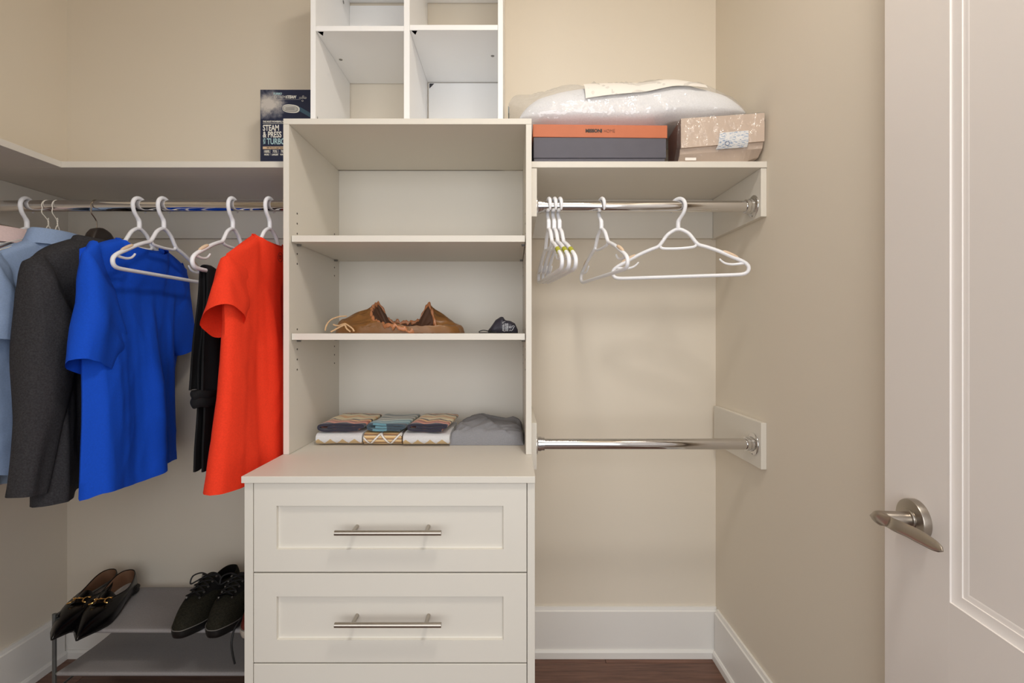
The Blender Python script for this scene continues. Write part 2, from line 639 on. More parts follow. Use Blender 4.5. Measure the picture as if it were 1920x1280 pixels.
# ------------------------------------------------------------ open shelf unit on the counter
hutch = thing('shelf_unit', 'cream open shelf unit with adjustable shelves standing on the drawer chest', 'shelving', (-0.292, 1.53, CT))
HF, HB, HT, PT = 1.3353, YB - 0.001, 1.758, 0.016
z0 = CT + 0.0005
obj_l = obj('side_panel', bx(DL, DL + PT, HF, YB - 0.0005, z0, HT - PT - 0.0003), M['cream'], hutch)
obj_r = obj('side_panel', bx(DR - PT, DR, HF, YB - 0.0005, z0, HT - PT - 0.0003), M['cream'], hutch)
obj('top_panel', bx(DL, DR, HF, YB - 0.0178, HT - PT, HT), M['cream'], hutch)
HI0, HI1 = DL + PT, DR - PT
obj('back_panel', bx(HI0 + 0.0003, HI1 - 0.0003, YB - 0.0115, YB - 0.0055, z0, HT - PT - 0.0005, bev=0), M['cream'], hutch)
for zt_ in (1.435, 1.160):
    s = obj('shelf', bx(HI0 + 0.002, HI1 - 0.002, HF + 0.0115, YB - 0.0125, zt_ - 0.018, zt_), M['cream'], hutch)
    b = new_bm()
    for xx, sg in ((HI0, 1), (HI1, -1)):
        for yy in (1.386, 1.676):
            tube(b, [(xx + sg * 0.0005, yy, zt_ - 0.0215), (xx + sg * 0.011, yy, zt_ - 0.0215)], 0.003, 8)
            box(b, min(xx + sg * 0.0012, xx + sg * 0.012), max(xx + sg * 0.0012, xx + sg * 0.012), yy - 0.005, yy + 0.005, zt_ - 0.0196, zt_ - 0.0184)
    obj('shelf_pin', b, M['screw'], s)['kind'] = 'stuff'
for panel, xx, sg in ((obj_l, HI0, 1), (obj_r, HI1, -1)):
    b = new_bm()
    zs = [1.506, 1.477, 1.448, 1.3896, 1.361, 1.172, 1.1145, 1.085, 1.0557]
    for yy in (1.386, 1.676):
        for zz in zs:
            lathe(b, [(0, 0.0027), (0.0006, 0.0029), (0.0006, 0.0)], (xx, yy, zz), (sg, 0, 0), 8)
    o = obj('peg_hole', b, M['dark_hole'], panel)
    o['kind'] = 'stuff'

# ------------------------------------------------------------ white cube organiser on top
cubby = thing('cube_organiser', 'bright white four-compartment cube organiser standing on top of the shelf unit', 'shelving', (-0.314, 1.57, HT))
CF, CB = 1.425, YB - 0.003
C0, C1, CP = -0.600, -0.0285, 0.015
cz0, cz1 = HT + 0.0005, 2.363
obj('side_panel', bx(C0, C0 + CP, CF, CB, cz0, cz1), M['white'], cubby)
obj('side_panel', bx(C1 - CP, C1, CF, CB, cz0, cz1), M['white'], cubby)
cm = (C0 + C1) / 2
obj('divider', bx(cm - 0.0085, cm + 0.0085, CF, CB, cz0 + CP + .0003, cz1 - CP - .0003), M['white'], cubby)
obj('bottom_panel', bx(C0 + CP + .0003, C1 - CP - .0003, CF, CB, cz0, cz0 + CP), M['white'], cubby)
obj('top_panel', bx(C0 + CP + .0003, C1 - CP - .0003, CF, CB, cz1 - CP, cz1), M['white'], cubby)
cells = ((C0 + CP + .0004, cm - 0.0089), (cm + 0.0089, C1 - CP - .0004))
for i, (a, b_) in enumerate(cells):
    zs = 2.0735 if i == 0 else 2.0765
    sh = obj('shelf', bx(a, b_, CF + 0.001, CB, zs - 0.0155, zs), M['white'], cubby)
    # screw heads under the shelf
    sx_, sy_ = ((-0.5640, 1.576), (-0.0648, 1.560))[i]
    b = new_bm()
    lathe(b, [(0, 0.006), (0.0012, 0.0045), (0.0012, 0.0024), (0.0004, 0.002), (0.0004, 0.0)], (sx_, sy_, zs - 0.0156), (0, 0, -1), 14)
    obj('screw_head', b, M['screw'], sh)
    b = new_bm()
    xs, y0s = a + 0.004, CF + 0.004
    vs = [b.verts.new(p) for p in ((xs, y0s, zs - 0.0157), (xs + 0.018, y0s, zs - 0.0157), (xs + 0.008, y0s + 0.020, zs - 0.0157))]
    b.faces.new(vs)
    bmesh.ops.solidify(b, geom=b.faces[:], thickness=0.0003)
    obj('corner_sticker', b, M['sticker_dark'], sh, label='small dark triangular sticker')
# back panels only behind upper-left and lower-right compartments
obj('back_panel', bx(cells[0][0], cells[0][1], CB - 0.004, CB - 0.0005, 2.0745, cz1 - CP - 0.012, bev=0), M['white'], cubby)
pb = obj('back_panel', bx(cells[1][0] + 0.004, cells[1][1], CB - 0.004, CB - 0.0005, cz0 + CP, 2.058, bev=0), M['white'], cubby)
b = new_bm()
yv = CB - 0.0043
vs = [b.verts.new(p) for p in ((-0.2985, yv, 2.056), (-0.281, yv, 2.056), (-0.2985, yv, 2.038))]
b.faces.new(vs)
obj('corner_sticker', b, M['sticker_dark'], pb, label='small dark triangular sticker')
b = new_bm()
lathe(b, [(0, 0.006), (0.001, 0.005), (0.001, 0.0)], (C0 + CP, 1.66, 2.305), (1, 0, 0), 14)
obj('screw_head', b, M['screw'], cubby)
b = new_bm()
vs = [b.verts.new(p) for p in ((C0 + CP + .0005, CF + 0.010, 1.79), (C0 + CP + .0005, CF + 0.026, 1.79), (C0 + CP + .0005, CF + 0.013, 1.812))]
b.faces.new(vs)
obj('corner_sticker', b, M['sticker_dark'], cubby, label='small dark triangular sticker')

# ------------------------------------------------------------ wall shelves with cleats
SZ0, SZ1, SFY = 1.637, 1.6547, 1.380
RS = thing('wall_shelf', 'cream shelf board above the two right-hand rods, carrying boxes and a bagged pillow', 'shelf', (0.393, 1.55, SZ0))
obj('shelf_board', bx(DR + 0.0005, XR - 0.0005, SFY, YB - 0.0005, SZ0, SZ1), M['cream'], RS)
obj('back_cleat', bx(DR + 0.0175, XR - 0.0175, YB - 0.0165, YB - 0.0005, 1.499, SZ0 - 0.0003), M['cream'], RS)
obj('side_cleat', bx(XR - 0.0170, XR - 0.0005, SFY + 0.003, YB - 0.0005, 1.497, SZ0 - 0.0003), M['cream'], RS)
obj('side_cleat', bx(DR + 0.0005, DR + 0.0170, SFY + 0.003, YB - 0.0005, 1.497, SZ0 - 0.0003), M['cream'], RS)

LS = thing('wall_shelf', 'long cream shelf board on the back wall above the hanging clothes', 'shelf', (-1.12, 1.55, SZ0))
obj('shelf_board', bx(XL + 0.0005, DL - 0.0008, SFY, YB - 0.0005, SZ0, SZ1), M['cream'], LS)
obj('back_cleat', bx(XL + 0.0175, DL - 0.001, YB - 0.0165, YB - 0.0005, 1.499, SZ0 - 0.0003), M['cream'], LS)
LS2 = thing('wall_shelf', 'cream shelf board along the left wall, receding to the corner', 'shelf', (-1.45, 0.9, SZ0))
obj('shelf_board', bx(XL + 0.0005, -1.2975, 0.30, SFY - 0.0005, SZ0, SZ1), M['cream'], LS2)
obj('side_cleat', bx(XL + 0.0005, XL + 0.0170, 0.30, YB - 0.0005, 1.499, SZ0 - 0.0003), M['cream'], LS2)

# ------------------------------------------------------------ chrome rods
RY, RR = 1.4263, 0.0165
def flange(parent, x, z, sg):
    b = new_bm()
    lathe(b, [(0, 0.0325), (0.0018, 0.0325), (0.003, 0.0315), (0.0042, 0.027), (0.0055, 0.0225), (0.014, 0.0222), (0.0145, 0.0205), (0.024, 0.0203), (0.0245, 0.0192), (0.0245, 0.0166)], (x, RY, z), (sg, 0, 0), 40)
    o = obj('flange', b, M['chrome'], parent, smooth=True)
    b = new_bm()
    for k in range(3):
        a = k * 2 * pi / 3 + 0.5
        lathe(b, [(0.0030, 0.0034), (0.0042, 0.0026), (0.0044, 0.0)], (x, RY + 0.0285 * cos(a), z + 0.0285 * sin(a)), (sg, 0, 0), 10)
    obj('flange_screw', b, M['screw'], o)['kind'] = 'stuff'
def rod(label, x0, x1, z):
    t = thing('closet_rod', label, 'rod', ((x0 + x1) / 2, RY, z))
    b = new_bm()
    tube(b, [(x0 + 0.002 + (x1 - x0 - 0.004) * k / 24, RY, z) for k in range(25)], RR, 40)
    obj('tube', b, M['chrome'], t, smooth=True)
    flange(t, x0 + 0.0003, z, 1)
    flange(t, x1 - 0.0003, z, -1)
    return t
rod('upper right chrome rod holding only empty white hangers', DR + 0.0170, XR - 0.0170, 1.537)
low = rod('bare lower chrome rod on the right with nothing hanging on it', DR + 0.0170, XR - 0.0170, 0.832)
obj('mounting_block', bx(XR - 0.0167, XR - 0.0005, SFY + 0.003, YB - 0.0225, 0.768, 0.902), M['cream'], low)
obj('mounting_block', bx(DR + 0.0008, DR + 0.0167, SFY + 0.003, YB - 0.0225, 0.768, 0.902), M['cream'], low)
rod('left chrome rod carrying shirts, suit jacket and trousers', XL + 0.0172, DL - 0.0008, 1.5386)
# ------------------------------------------------------------ hangers
HR = 0.0055
def hook_pts(r=0.0255, neck=-0.066):
    p = []
    for k in range(13):
        a = radians(-28 + k * (232 / 12))
        p.append((r * cos(a), 0, r * sin(a) - 0.0028))
    p += [(-0.0185, 0, -0.024), (-0.0095, 0, -0.034), (-0.0018, 0, -0.043), (0, 0, -0.052), (0, 0, neck)]
    return p

def plastic_hanger(label, group, hook_turn=0.0, pad='peach'):
    t = thing('clothes_hanger', label, 'hanger', (0, 0, 0), 0, group)
    b = new_bm()
    tube(b, spline(hook_pts(), 3), lambda u: HR * interp(u, [(0, 0.45), (0.08, 0.85), (0.2, 1.0), (0.85, 1.0), (0.87, 1.18), (1, 1.18)]), 10)
    h = obj('hook', b, M['hanger_white'], t, local=True, smooth=True)
    h.rotation_euler = (0, 0, hook_turn)
    half = [(0.012, -0.0705), (0.032, -0.083), (0.048, -0.104), (0.060, -0.1165), (0.082, -0.124), (0.115, -0.137), (0.150, -0.154), (0.180, -0.1685), (0.196, -0.180), (0.2005, -0.191), (0.196, -0.202), (0.182, -0.2075), (0.150, -0.2085), (0.08, -0.2085)]
    half = [(x * 0.953, z) for x, z in half]
    loop = [(0, -0.068)] + half + [(0, -0.2085)] + [(-x, z) for x, z in reversed(half)]
    b = new_bm()
    tube(b, spline([(x, 0, z) for x, z in loop], 3, True), HR, 10, closed=True)
    f = obj('frame', b, M['hanger_white'], t, local=True, smooth=True)
    b = new_bm()
    tube(b, spline([(x, 0, z) for x, z in ((0.051, -0.109), (0.050, -0.117), (0.043, -0.1225), (0.02, -0.1245), (0, -0.125), (-0.02, -0.1245), (-0.043, -0.1225), (-0.050, -0.117), (-0.051, -0.109))], 3), 0.0042, 8)
    obj('crossbar', b, M['hanger_white'], t, local=True, smooth=True)
    for s in (1, -1):
        b = new_bm()
        tube(b, spline([(s * x * 0.953, 0, z) for x, z in ((0.190, -0.1755), (0.172, -0.1775), (0.152, -0.1780), (0.134, -0.1735), (0.122, -0.1640), (0.120, -0.1600))], 3), lambda u: 0.0042 * (1 - 0.45 * u), 8)
        obj('strap_hook', b, M['hanger_white'], t, local=True, smooth=True)
        if pad == 'green' and s < 0:
            continue
        b = new_bm()
        pp = ((0.128, -0.1385), (0.140, -0.1435), (0.155, -0.1510), (0.172, -0.1600)) if pad == 'peach' else ((0.138, -0.1480), (0.145, -0.1515), (0.155, -0.1565), (0.163, -0.1605))
        tube(b, spline([(s * x * 0.953, 0, z) for x, z in pp], 3), (lambda u: 0.0052 * (0.35 + 0.65 * sqrt(max(0, 1 - (2 * u - 1) ** 2)))) if pad == 'peach' else 0.0068, 10)
        obj('grip_pad', b, M['peach'] if pad == 'peach' else M['green'], t, local=True, smooth=True, label='peach rubber grip pad' if pad == 'peach' else 'yellow-green rubber grip pad')
    return t

LZ, RZ = 1.5386, 1.537
def up(a):
    return pi / 2 + radians(a)
# left rod
h1 = plastic_hanger('white plastic hanger inside the pink shirt at the far left of the rod', 'white hangers on the left rod')
h1.location = (-1.443, RY, LZ)
h1.rotation_euler = (0, 0, up(12))
dup(h1, (-1.109, RY, LZ), up(1), 'white plastic hanger inside the blue T-shirt', 'white hangers on the left rod')
dup(h1, (-1.036, RY, LZ), up(2), 'empty white plastic hanger in front of the blue T-shirt', 'white hangers on the left rod')
dup(h1, (-0.831, RY, LZ), up(2), 'white plastic hanger with the black trousers folded over its bar', 'white hangers on the left rod')
dup(h1, (-0.721, RY, LZ), up(-2), 'white plastic hanger inside the red T-shirt', 'white hangers on the left rod')
# right rod
g1 = plastic_hanger('white hanger with green grips, leftmost of the three bunched on the upper right rod', 'bunched hangers with green grips', pad='green')
g1.location = (0.1075, RY, RZ)
g1.rotation_euler = (0, 0, up(186))
dup(g1, (0.1240, RY, RZ), up(186.5), 'white hanger with green grips, middle of the three bunched on the upper right rod', 'bunched hangers with green grips')
dup(g1, (0.1400, RY, RZ), up(187), 'white hanger with green grips, rightmost of the three bunched on the upper right rod', 'bunched hangers with green grips')
dup(h1, (0.2640, RY, RZ), up(190), 'white plastic hanger with peach grips turned edge-on, midway along the upper right rod', 'single white hangers on the right rod')
last = plastic_hanger('white plastic hanger with peach grips turned broadside to the room', 'single white hangers on the right rod', hook_turn=radians(52))
last.location = (0.4920, RY, RZ)
last.rotation_euler = (0, 0, radians(-17) + pi - pi)
for ch in last.children:
    if ch.name.startswith('hook'):
        ch.rotation_euler = (0, 0, radians(140))

# wire hangers
def wire_hanger(label):
    t = thing('wire_hanger', label, 'hanger', (0, 0, 0), 0, 'white wire hangers')
    b = new_bm()
    tube(b, spline(hook_pts(0.0188, -0.060), 3), 0.0013, 6)
    obj('hook', b, M['wire_white'], t, local=True, smooth=True)
    b = new_bm()
    pts = [(0.0014 * cos(k * 1.1), 0.0014 * sin(k * 1.1), -0.036 - k * 0.0009) for k in range(30)]
    tube(b, pts, 0.0012, 6)
    obj('twist', b, M['wire_white'], t, local=True, smooth=True)
    b = new_bm()
    lp = [(0, -0.058), (0.006, -0.068), (0.010, -0.082), (0.022, -0.092), (0.10, -0.125), (0.19, -0.168), (0.205, -0.180), (0.198, -0.190), (0, -0.192)]
    lp = lp + [(-x, z) for x, z in reversed(lp[1:-1])]
    tube(b, spline([(x, 0, z) for x, z in lp], 3, True), 0.0013, 6, closed=True)
    obj('frame', b, M['wire_white'], t, local=True, smooth=True)
    return t
w1 = wire_hanger('thin white wire hanger, left one of the two above the light blue collar')
w1.location = (-1.379, RY, LZ)
w1.rotation_euler = (0, 0, up(-6))
dup(w1, (-1.352, RY, LZ), up(5), 'thin white wire hanger, right one of the two above the light blue collar', 'white wire hangers')

# suit hanger
sh = thing('suit_hanger', 'dark wide-shouldered hanger with steel hook inside the charcoal suit jacket', 'hanger', (-1.236, RY, LZ), up(0))
b = new_bm()
tube(b, spline(hook_pts(0.0195, -0.072), 3), 0.0017, 8)
obj('hook', b, M['steel'], sh, local=True, smooth=True)
b = new_bm()
rings = []
for i in range(41):
    u = -1 + 2 * i / 40
    a = abs(u)
    x = 0.165 * u + 0.012
    zt_ = -0.062 - 0.02 * a - 0.082 * ss(a, 0.0, 1.0) - 0.026 * ss(a, 0.16, 0.30)
    hh = interp(a, [(0, 0.028), (0.18, 0.028), (0.32, 0.020), (0.8, 0.018), (0.97, 0.014), (1, 0.003)])
    ww = interp(a, [(0, 0.015), (0.2, 0.016), (0.6, 0.015), (0.95, 0.012), (1, 0.006)])
    bow = -0.004 * u * u
    rings.append([Vector((x, bow + ww * math.copysign(abs(cos(2 * pi * k / 16)) ** 0.6, cos(2 * pi * k / 16)), zt_ - hh + hh * math.copysign(abs(sin(2 * pi * k / 16)) ** 0.6, sin(2 * pi * k / 16)))) for k in range(16)])
loft(b, rings, True, True, True)
obj('shoulder_bar', b, M['blackwood'], sh, local=True, smooth=True)

# ------------------------------------------------------------ clothes
def garment_body(name, root, m, Xc, Yc, zn, ws, drop, widths, zhem, thick, fold, nh, dip_pos, dip_neg, boxy=3.0, ns=64, nt=64, seed=0.0, wr=0.003, hemlip=0.0008, smooth_angle=60, shoulder_pow=1.0, shx=0.013, drap=0.012):
    """flat tube of cloth hanging in the YZ plane; +X layer and -X layer meet along the shoulders and side seams"""
    b = new_bm()
    grid = {}
    for side in (1, -1):
        for j in range(nt + 1):
            t = j / nt
            w = interp(t, widths)
            for i in range(ns + 1):
                s = -1 + 2 * i / ns
                ya = abs(s) * ws
                if ya > nh:
                    zt = zn - drop * ((ya - nh) / (ws - nh)) ** shoulder_pow
                else:
                    dip = dip_pos if side > 0 else dip_neg
                    zt = zn - dip * sqrt(max(0, 1 - (ya / nh) ** 2))
                zh = zhem(s)
                z = zt + (zh - zt) * t
                yy = Yc + s * w
                th = thick(t) * (1 - abs(s) ** boxy) ** (1.0 / 2)
                if ya > nh:
                    th *= min(1.0, t / 0.16) ** 0.55
                    th += shx * (1 - ss(t, 0, 0.2)) * (t > 0) * (1 - abs(s) ** 4)
                else:
                    th += 0.020 * sqrt(max(0, 1 - (ya / nh) ** 2)) * (1 - ss(t, 0, 0.25))
                lip = hemlip if t > 0.965 else 0.0
                k = 1 - abs(s) ** 6
                wn = wr * k * min(1, t * 6) * (nz(s * 2.5 + seed, t * 2.0, side * 3.1) + 0.5 * nz(s * 7 + seed, t * 3.3 + 4, side * 1.7))
                wn += drap * k * ss(t, 0.06, 0.6) * (nz(s * 5.5 + seed * 3, t * 0.9, side * 0.8) + 0.6 * nz(s * 11 + seed, t * 1.3 + s * 1.5, side * 2.2))
                wn += drap * 0.35 * k * min(1, t * 8) * (1 - abs(nz(s * 4 + t * 3.5 + seed, t * 5 - s * 2, side * 1.3))) ** 5
                x = Xc + side * (th + lip * k) + fold(s, t) + wn
                grid[side, j, i] = b.verts.new((x, yy, z))
    for side in (1, -1):
        for j in range(nt):
            for i in range(ns):
                q = (grid[side, j, i], grid[side, j, i + 1], grid[side, j + 1, i + 1], grid[side, j + 1, i])
                b.faces.new(q if side > 0 else q[::-1])
    bmesh.ops.remove_doubles(b, verts=b.verts[:], dist=0.0004)
    o = obj(name, b, m, root, smooth=True, recalc=False, angle=smooth_angle)
    return o

def sleeve(root, m, rows, seed=0.0, seg=28, wr=0.003, name='sleeve', per=5, sq=0.75, hemlip=0.0, tilt=0.0, crease=0.0):
    """rows: (A(y,z), B(y,z), x centre, half thickness); flattened tube lofted through them"""
    key = [Vector((a[0], a[1], bb[0], bb[1])) for a, bb, x, h in rows]
    xs = [(x, h) for a, bb, x, h in rows]
    n = len(rows)
    rings = []
    for i in range(n - 1):
        for k in range(per if i < n - 2 else per + 1):
            t = k / per
            tt = t
            q = key[i].lerp(key[i + 1], tt)
            x = xs[i][0] + (xs[i + 1][0] - xs[i][0]) * tt
            h = xs[i][1] + (xs[i + 1][1] - xs[i][1]) * tt
            A, B = Vector((q[0], q[1])), Vector((q[2], q[3]))
            c, d = (A + B) / 2, (B - A) / 2
            ring = []
            T = (i + t) / (n - 1)
            for s in range(seg):
                a = 2 * pi * s / seg
                ca, sa = cos(a), sin(a)
                u = math.copysign(abs(ca) ** sq, ca)
                v = math.copysign(abs(sa) ** sq, sa)
                w = wr * nz(u * 1.6 + seed, T * 4 + seed, v * 1.4)
                lip = hemlip if T > 0.9 else 0
                p = c + d * u
                cr = crease * ss(T, 0.25, 0.6) * (ss(u, -0.16, -0.06) - 0.5) if v > 0 else 0.0
                ring.append(Vector((x + (h + lip) * v + w + cr * max(0, v), p[0] + w * 0.5, p[1] + tilt * T * T * v)))
            rings.append(ring)
    b = new_bm()
    loft(b, rings, True)
    # turned-in hem so the opening shows an inside
    return obj(name, b, m, root, smooth=True, angle=70)

def neckband(root, m, Xc, Yc, zn, nh, dip_pos, dip_neg, w=0.016, xr=0.021, name='neckband'):
    b = new_bm()
    rings = []
    n = 44
    for k in range(n):
        a = 2 * pi * k / n
        y = nh * cos(a)
        side = 1 if sin(a) >= 0 else -1
        dip = dip_pos if side > 0 else dip_neg
        z = zn - dip * abs(sin(a))
        x = Xc + xr * sin(a)
        c = Vector((x, Yc + y, z))
        inward = Vector((-sin(a) * 0.3, -cos(a) * 0.85, 0.55 * abs(sin(a)) + 0.15)).normalized()
        out = Vector((sin(a), 0.25 * cos(a), 0.25)).normalized()
        o_ = 0.0022
        p0 = c - inward * 0.004
        p1 = c + inward * (w - 0.004)
        rings.append([p0 - out * o_ * 0.3, p0 + out * o_, p1 + out * o_ * 0.8, p1 - out * o_ * 0.3])
    rings.append(rings[0])
    loft(b, rings, True)
    bmesh.ops.remove_doubles(b, verts=b.verts[:], dist=1e-6)
    return obj(name, b, m, root, smooth=True, angle=50)

def mir(rows, Yc, dz=0.0, dx=0.0):
    return [((2 * Yc - a[0], a[1] + dz), (2 * Yc - bb[0], bb[1] + dz), x + dx, h) for a, bb, x, h in rows]

# --- blue T-shirt
Xb, Yb = -1.109, 1.432
blue = thing('t_shirt', 'bright royal blue short-sleeved T-shirt on a white hanger', 'shirt', (Xb, Yb, 0.74))
def fold_blue(s, t):
    k = ss(t, 0.08, 0.75)
    f = 0.036 - 0.040 * ss(s, 0.04, 0.16) - 0.046 * ss(s, 0.52, 0.64) + 0.012 * sin(s * 4.4 + 0.5)
    f -= 0.030 * (1 - ss(s, -1.0, -0.86))
    return k * f + 0.004 * sin(s * 9 + t * 2) * t
garment_body('body', blue, M['blue'], Xb, Yb, 1.427, 0.208, 0.050,
             [(0, 0.203), (0.15, 0.205), (0.3, 0.200), (0.6, 0.206), (1, 0.216)],
             lambda s: 0.742 + 0.012 * ss(s, -1, 1) + 0.006 * sin(s * 5) - 0.012 * (1 - ss(s, -1, -0.9)), lambda t: 0.020 + 0.010 * t,
             fold_blue, 0.086, 0.028, 0.075, boxy=6, seed=3.0, wr=0.0042, shoulder_pow=1.15, shx=0.016, drap=0.006)
neckband(blue, M['blue'], Xb, Yb, 1.427, 0.086, 0.028, 0.075)
srows = [((1.256, 1.404), (1.352, 1.150), Xb + 0.010, 0.018), ((1.216, 1.366), (1.345, 1.130), Xb + 0.019, 0.028), ((1.208, 1.245), (1.330, 1.090), Xb + 0.022, 0.034), ((1.176, 1.094), (1.303, 1.040), Xb + 0.024, 0.033)]
sleeve(blue, M['blue'], srows, seed=1.0, wr=0.008, hemlip=0.001, tilt=0.012, crease=-0.020)
sleeve(blue, M['blue'], [((2 * Yb - 1.258, 1.396), (2 * Yb - 1.352, 1.150), Xb + 0.004, 0.013), ((1.642, 1.345), (1.535, 1.150), Xb - 0.006, 0.024), ((1.668, 1.235), (1.56, 1.11), Xb - 0.012, 0.026), ((1.690, 1.115), (1.60, 1.085), Xb - 0.014, 0.026)], seed=2.0)

# --- red T-shirt
Xr, Yr = -0.722, 1.425
red = thing('t_shirt', 'bright orange-red short-sleeved T-shirt hanging beside the shelf unit', 'shirt', (Xr, Yr, 0.77))
def fold_red(s, t):
    k = ss(t, 0.05, 0.7)
    return k * (0.014 * sin(s * 5.5 + 1.9) - 0.046 * ss(s + 0.25 * t, 0.05, 0.22) + 0.014) - 0.018 * t * (1 - ss(s, -1, -0.6))
red_body = garment_body('body', red, M['red'], Xr, Yr, 1.436, 0.222, 0.075,
             [(0, 0.215), (0.15, 0.222), (0.3, 0.222), (0.6, 0.245), (1, 0.284)],
             lambda s: 0.776 + 0.006 * sin(s * 4 + 1) + 0.008 * ss(s, -1, 0.5), lambda t: 0.016 + 0.026 * t,
             fold_red, 0.090, 0.022, 0.07, boxy=7, seed=8.0, wr=0.0042, drap=0.007)
neckband(red, M['red'], Xr, Yr, 1.436, 0.090, 0.022, 0.07)
rrows = [((1.258, 1.385), (1.325, 1.195), Xr + 0.004, 0.012), ((1.206, 1.352), (1.310, 1.190), Xr - 0.004, 0.026), ((1.190, 1.300), (1.290, 1.178), Xr - 0.008, 0.034), ((1.168, 1.222), (1.262, 1.160), Xr - 0.012, 0.046)]
from mathutils.bvhtree import BVHTree
def cast_x(o, y, z):
    """outermost +X point of a garment at world (y, z)"""
    W = wm(o)
    bt = BVHTree.FromPolygons([W @ v.co for v in o.data.vertices], [tuple(q.vertices) for q in o.data.polygons])
    return bt.ray_cast(Vector((0.5, y, z)), Vector((-1, 0, 0)))[0]
b = new_bm()
ring = []
for k in range(24):
    a = 2 * pi * k / 24
    ring.append(cast_x(red_body, 1.418 + 0.0135 * cos(a), 1.385 + 0.0135 * sin(a)) + Vector((0.0006, 0, 0)))
tube(b, ring, 0.0006, 5, closed=True)
for dz, w in ((0.004, 0.007), (0.0005, 0.009), (-0.004, 0.006)):
    tube(b, [cast_x(red_body, 1.418 + w * (k / 5 - 0.5) * 2, 1.385 + dz) + Vector((0.0006, 0, 0.0012 * (k % 2))) for k in range(6)], 0.0006, 5)
M['tag_print'] = mat('printed_neck_tag', rgb(96, 26, 16), 0.7)
obj('neck_print', b, M['tag_print'], red, label='small dark round print below the neck')
sleeve(red, M['red'], rrows, seed=5.0, wr=0.006, hemlip=0.001, tilt=0.026, sq=0.9)
sleeve(red, M['red'], [((a[0], a[1]), (bb[0], bb[1]), x - 0.004, h * 0.6) for a, bb, x, h in mir(rrows, Yr)], seed=6.0)

# --- charcoal suit jacket
Xs, Ys = -1.236, 1.440
suit = thing('suit_jacket', 'charcoal wool suit jacket on a dark wide hanger, left of the blue T-shirt', 'jacket', (Xs, Ys, 0.71))
def fold_suit(s, t):
    k = ss(t, 0.15, 0.9)
    return k * (0.016 * sin(s * 7.0 + 1.0) - 0.05 * ss(s, 0.1, 0.5) * 0.5) - 0.004
garment_body('body', suit, M['suit'], Xs, Ys, 1.432, 0.205, 0.075,
             [(0, 0.205), (0.12, 0.205), (0.4, 0.195), (1, 0.205)],
             lambda s: 0.712 + 0.018 * (ss(s, -0.62, -0.58) - ss(s, -0.52, -0.1) * 0.3), lambda t: 0.034 + 0.006 * t,
             fold_suit, 0.070, 0.010, 0.05, boxy=6, seed=12.0, wr=0.004, shoulder_pow=1.4, shx=0.030)
srow = [((1.246, 1.372), (1.315, 1.155), Xs + 0.014, 0.020), ((1.212, 1.345), (1.318, 1.140), Xs + 0.014, 0.046), ((1.200, 1.280), (1.316, 1.080), Xs + 0.016, 0.050), ((1.194, 1.120), (1.304, 1.000), Xs + 0.016, 0.048), ((1.188, 0.960), (1.278, 0.920), Xs + 0.014, 0.042), ((1.176, 0.757), (1.244, 0.748), Xs + 0.008, 0.034)]
sl = sleeve(suit, M['suit'], srow, seed=4.0, wr=0.010, per=7, sq=0.85)
sleeve(suit, M['suit'], mir(srow, Ys, dx=-0.02), seed=14.0, wr=0.008, per=7, sq=0.85)
# collar: a roll round the neck
b = new_bm()
rings = []
for k in range(41):
    a = radians(-60 + 300 * k / 40)
    y, x = 0.072 * cos(a), 0.034 * sin(a)
    zz = 1.429 - 0.006 * abs(sin(a)) - 0.03 * ss(-sin(a), 0.2, 1)
    c = Vector((Xs + x, Ys + y, zz))
    o_ = Vector((0.6 * sin(a), cos(a), 0)).normalized()
    rings.append([c, c + Vector((0, 0, 0.012)) + o_ * 0.003, c + o_ * 0.010 + Vector((0, 0, 0.010)), c + o_ * 0.030 + Vector((0, 0, -0.024)), c + o_ * 0.028 + Vector((0, 0, -0.026))])
loft(b, rings, False)
obj('collar', b, M['suit'], suit, smooth=True, angle=60)

# --- shirts with fold-over collars
def shirt_collar(root, m, Xc, Yc, zb, ry=0.068, rx=0.036, up_=0.034, fall=0.042):
    b = new_bm()
    rings = []
    for k in range(49):
        a = radians(-75 + 330 * k / 48)
        y, x = ry * cos(a), rx * sin(a)
        c = Vector((Xc + x, Yc + y, zb))
        o_ = Vector((0.9 * sin(a), cos(a), 0)).normalized()
        low = fall + 0.012 * ss(-sin(a), 0.3, 1)
        rings.append([c, c + Vector((0, 0, up_)) - o_ * 0.004, c + Vector((0, 0, up_ + 0.004)), c + Vector((0, 0, up_)) + o_ * 0.005, c + Vector((0, 0, up_ - low * 0.5)) + o_ * 0.012, c + Vector((0, 0, up_ - low)) + o_ * 0.020, c + Vector((0, 0, up_ - low)) + o_ * 0.018])
    loft(b, rings, False)
    return obj('collar', b, m, root, smooth=True, angle=60)

Xl, Yl = -1.342, 1.412
ls = thing('dress_shirt', 'light blue short-sleeved collared shirt left of the charcoal suit jacket', 'shirt', (Xl, Yl, 0.75))
garment_body('body', ls, M['lightblue'], Xl, Yl, 1.432, 0.215, 0.085, [(0, 0.215), (0.3, 0.215), (1, 0.225)],
             lambda s: 0.765 + 0.05 * s * s, lambda t: 0.016 + 0.012 * t,
             lambda s, t: ss(t, 0.1, 0.8) * (0.012 * sin(s * 8 + 0.6) - 0.01), 0.066, 0.014, 0.03, boxy=4, seed=21.0, wr=0.006)
shirt_collar(ls, M['lightblue'], Xl, Yl, 1.420)
lrows = [((1.245, 1.375), (1.325, 1.165), Xl + 0.010, 0.012), ((1.206, 1.345), (1.330, 1.140), Xl + 0.020, 0.030), ((1.190, 1.250), (1.325, 1.130), Xl + 0.026, 0.034), ((1.180, 1.150), (1.315, 1.135), Xl + 0.026, 0.032)]
sleeve(ls, M['lightblue'], lrows, seed=9.0, wr=0.008)
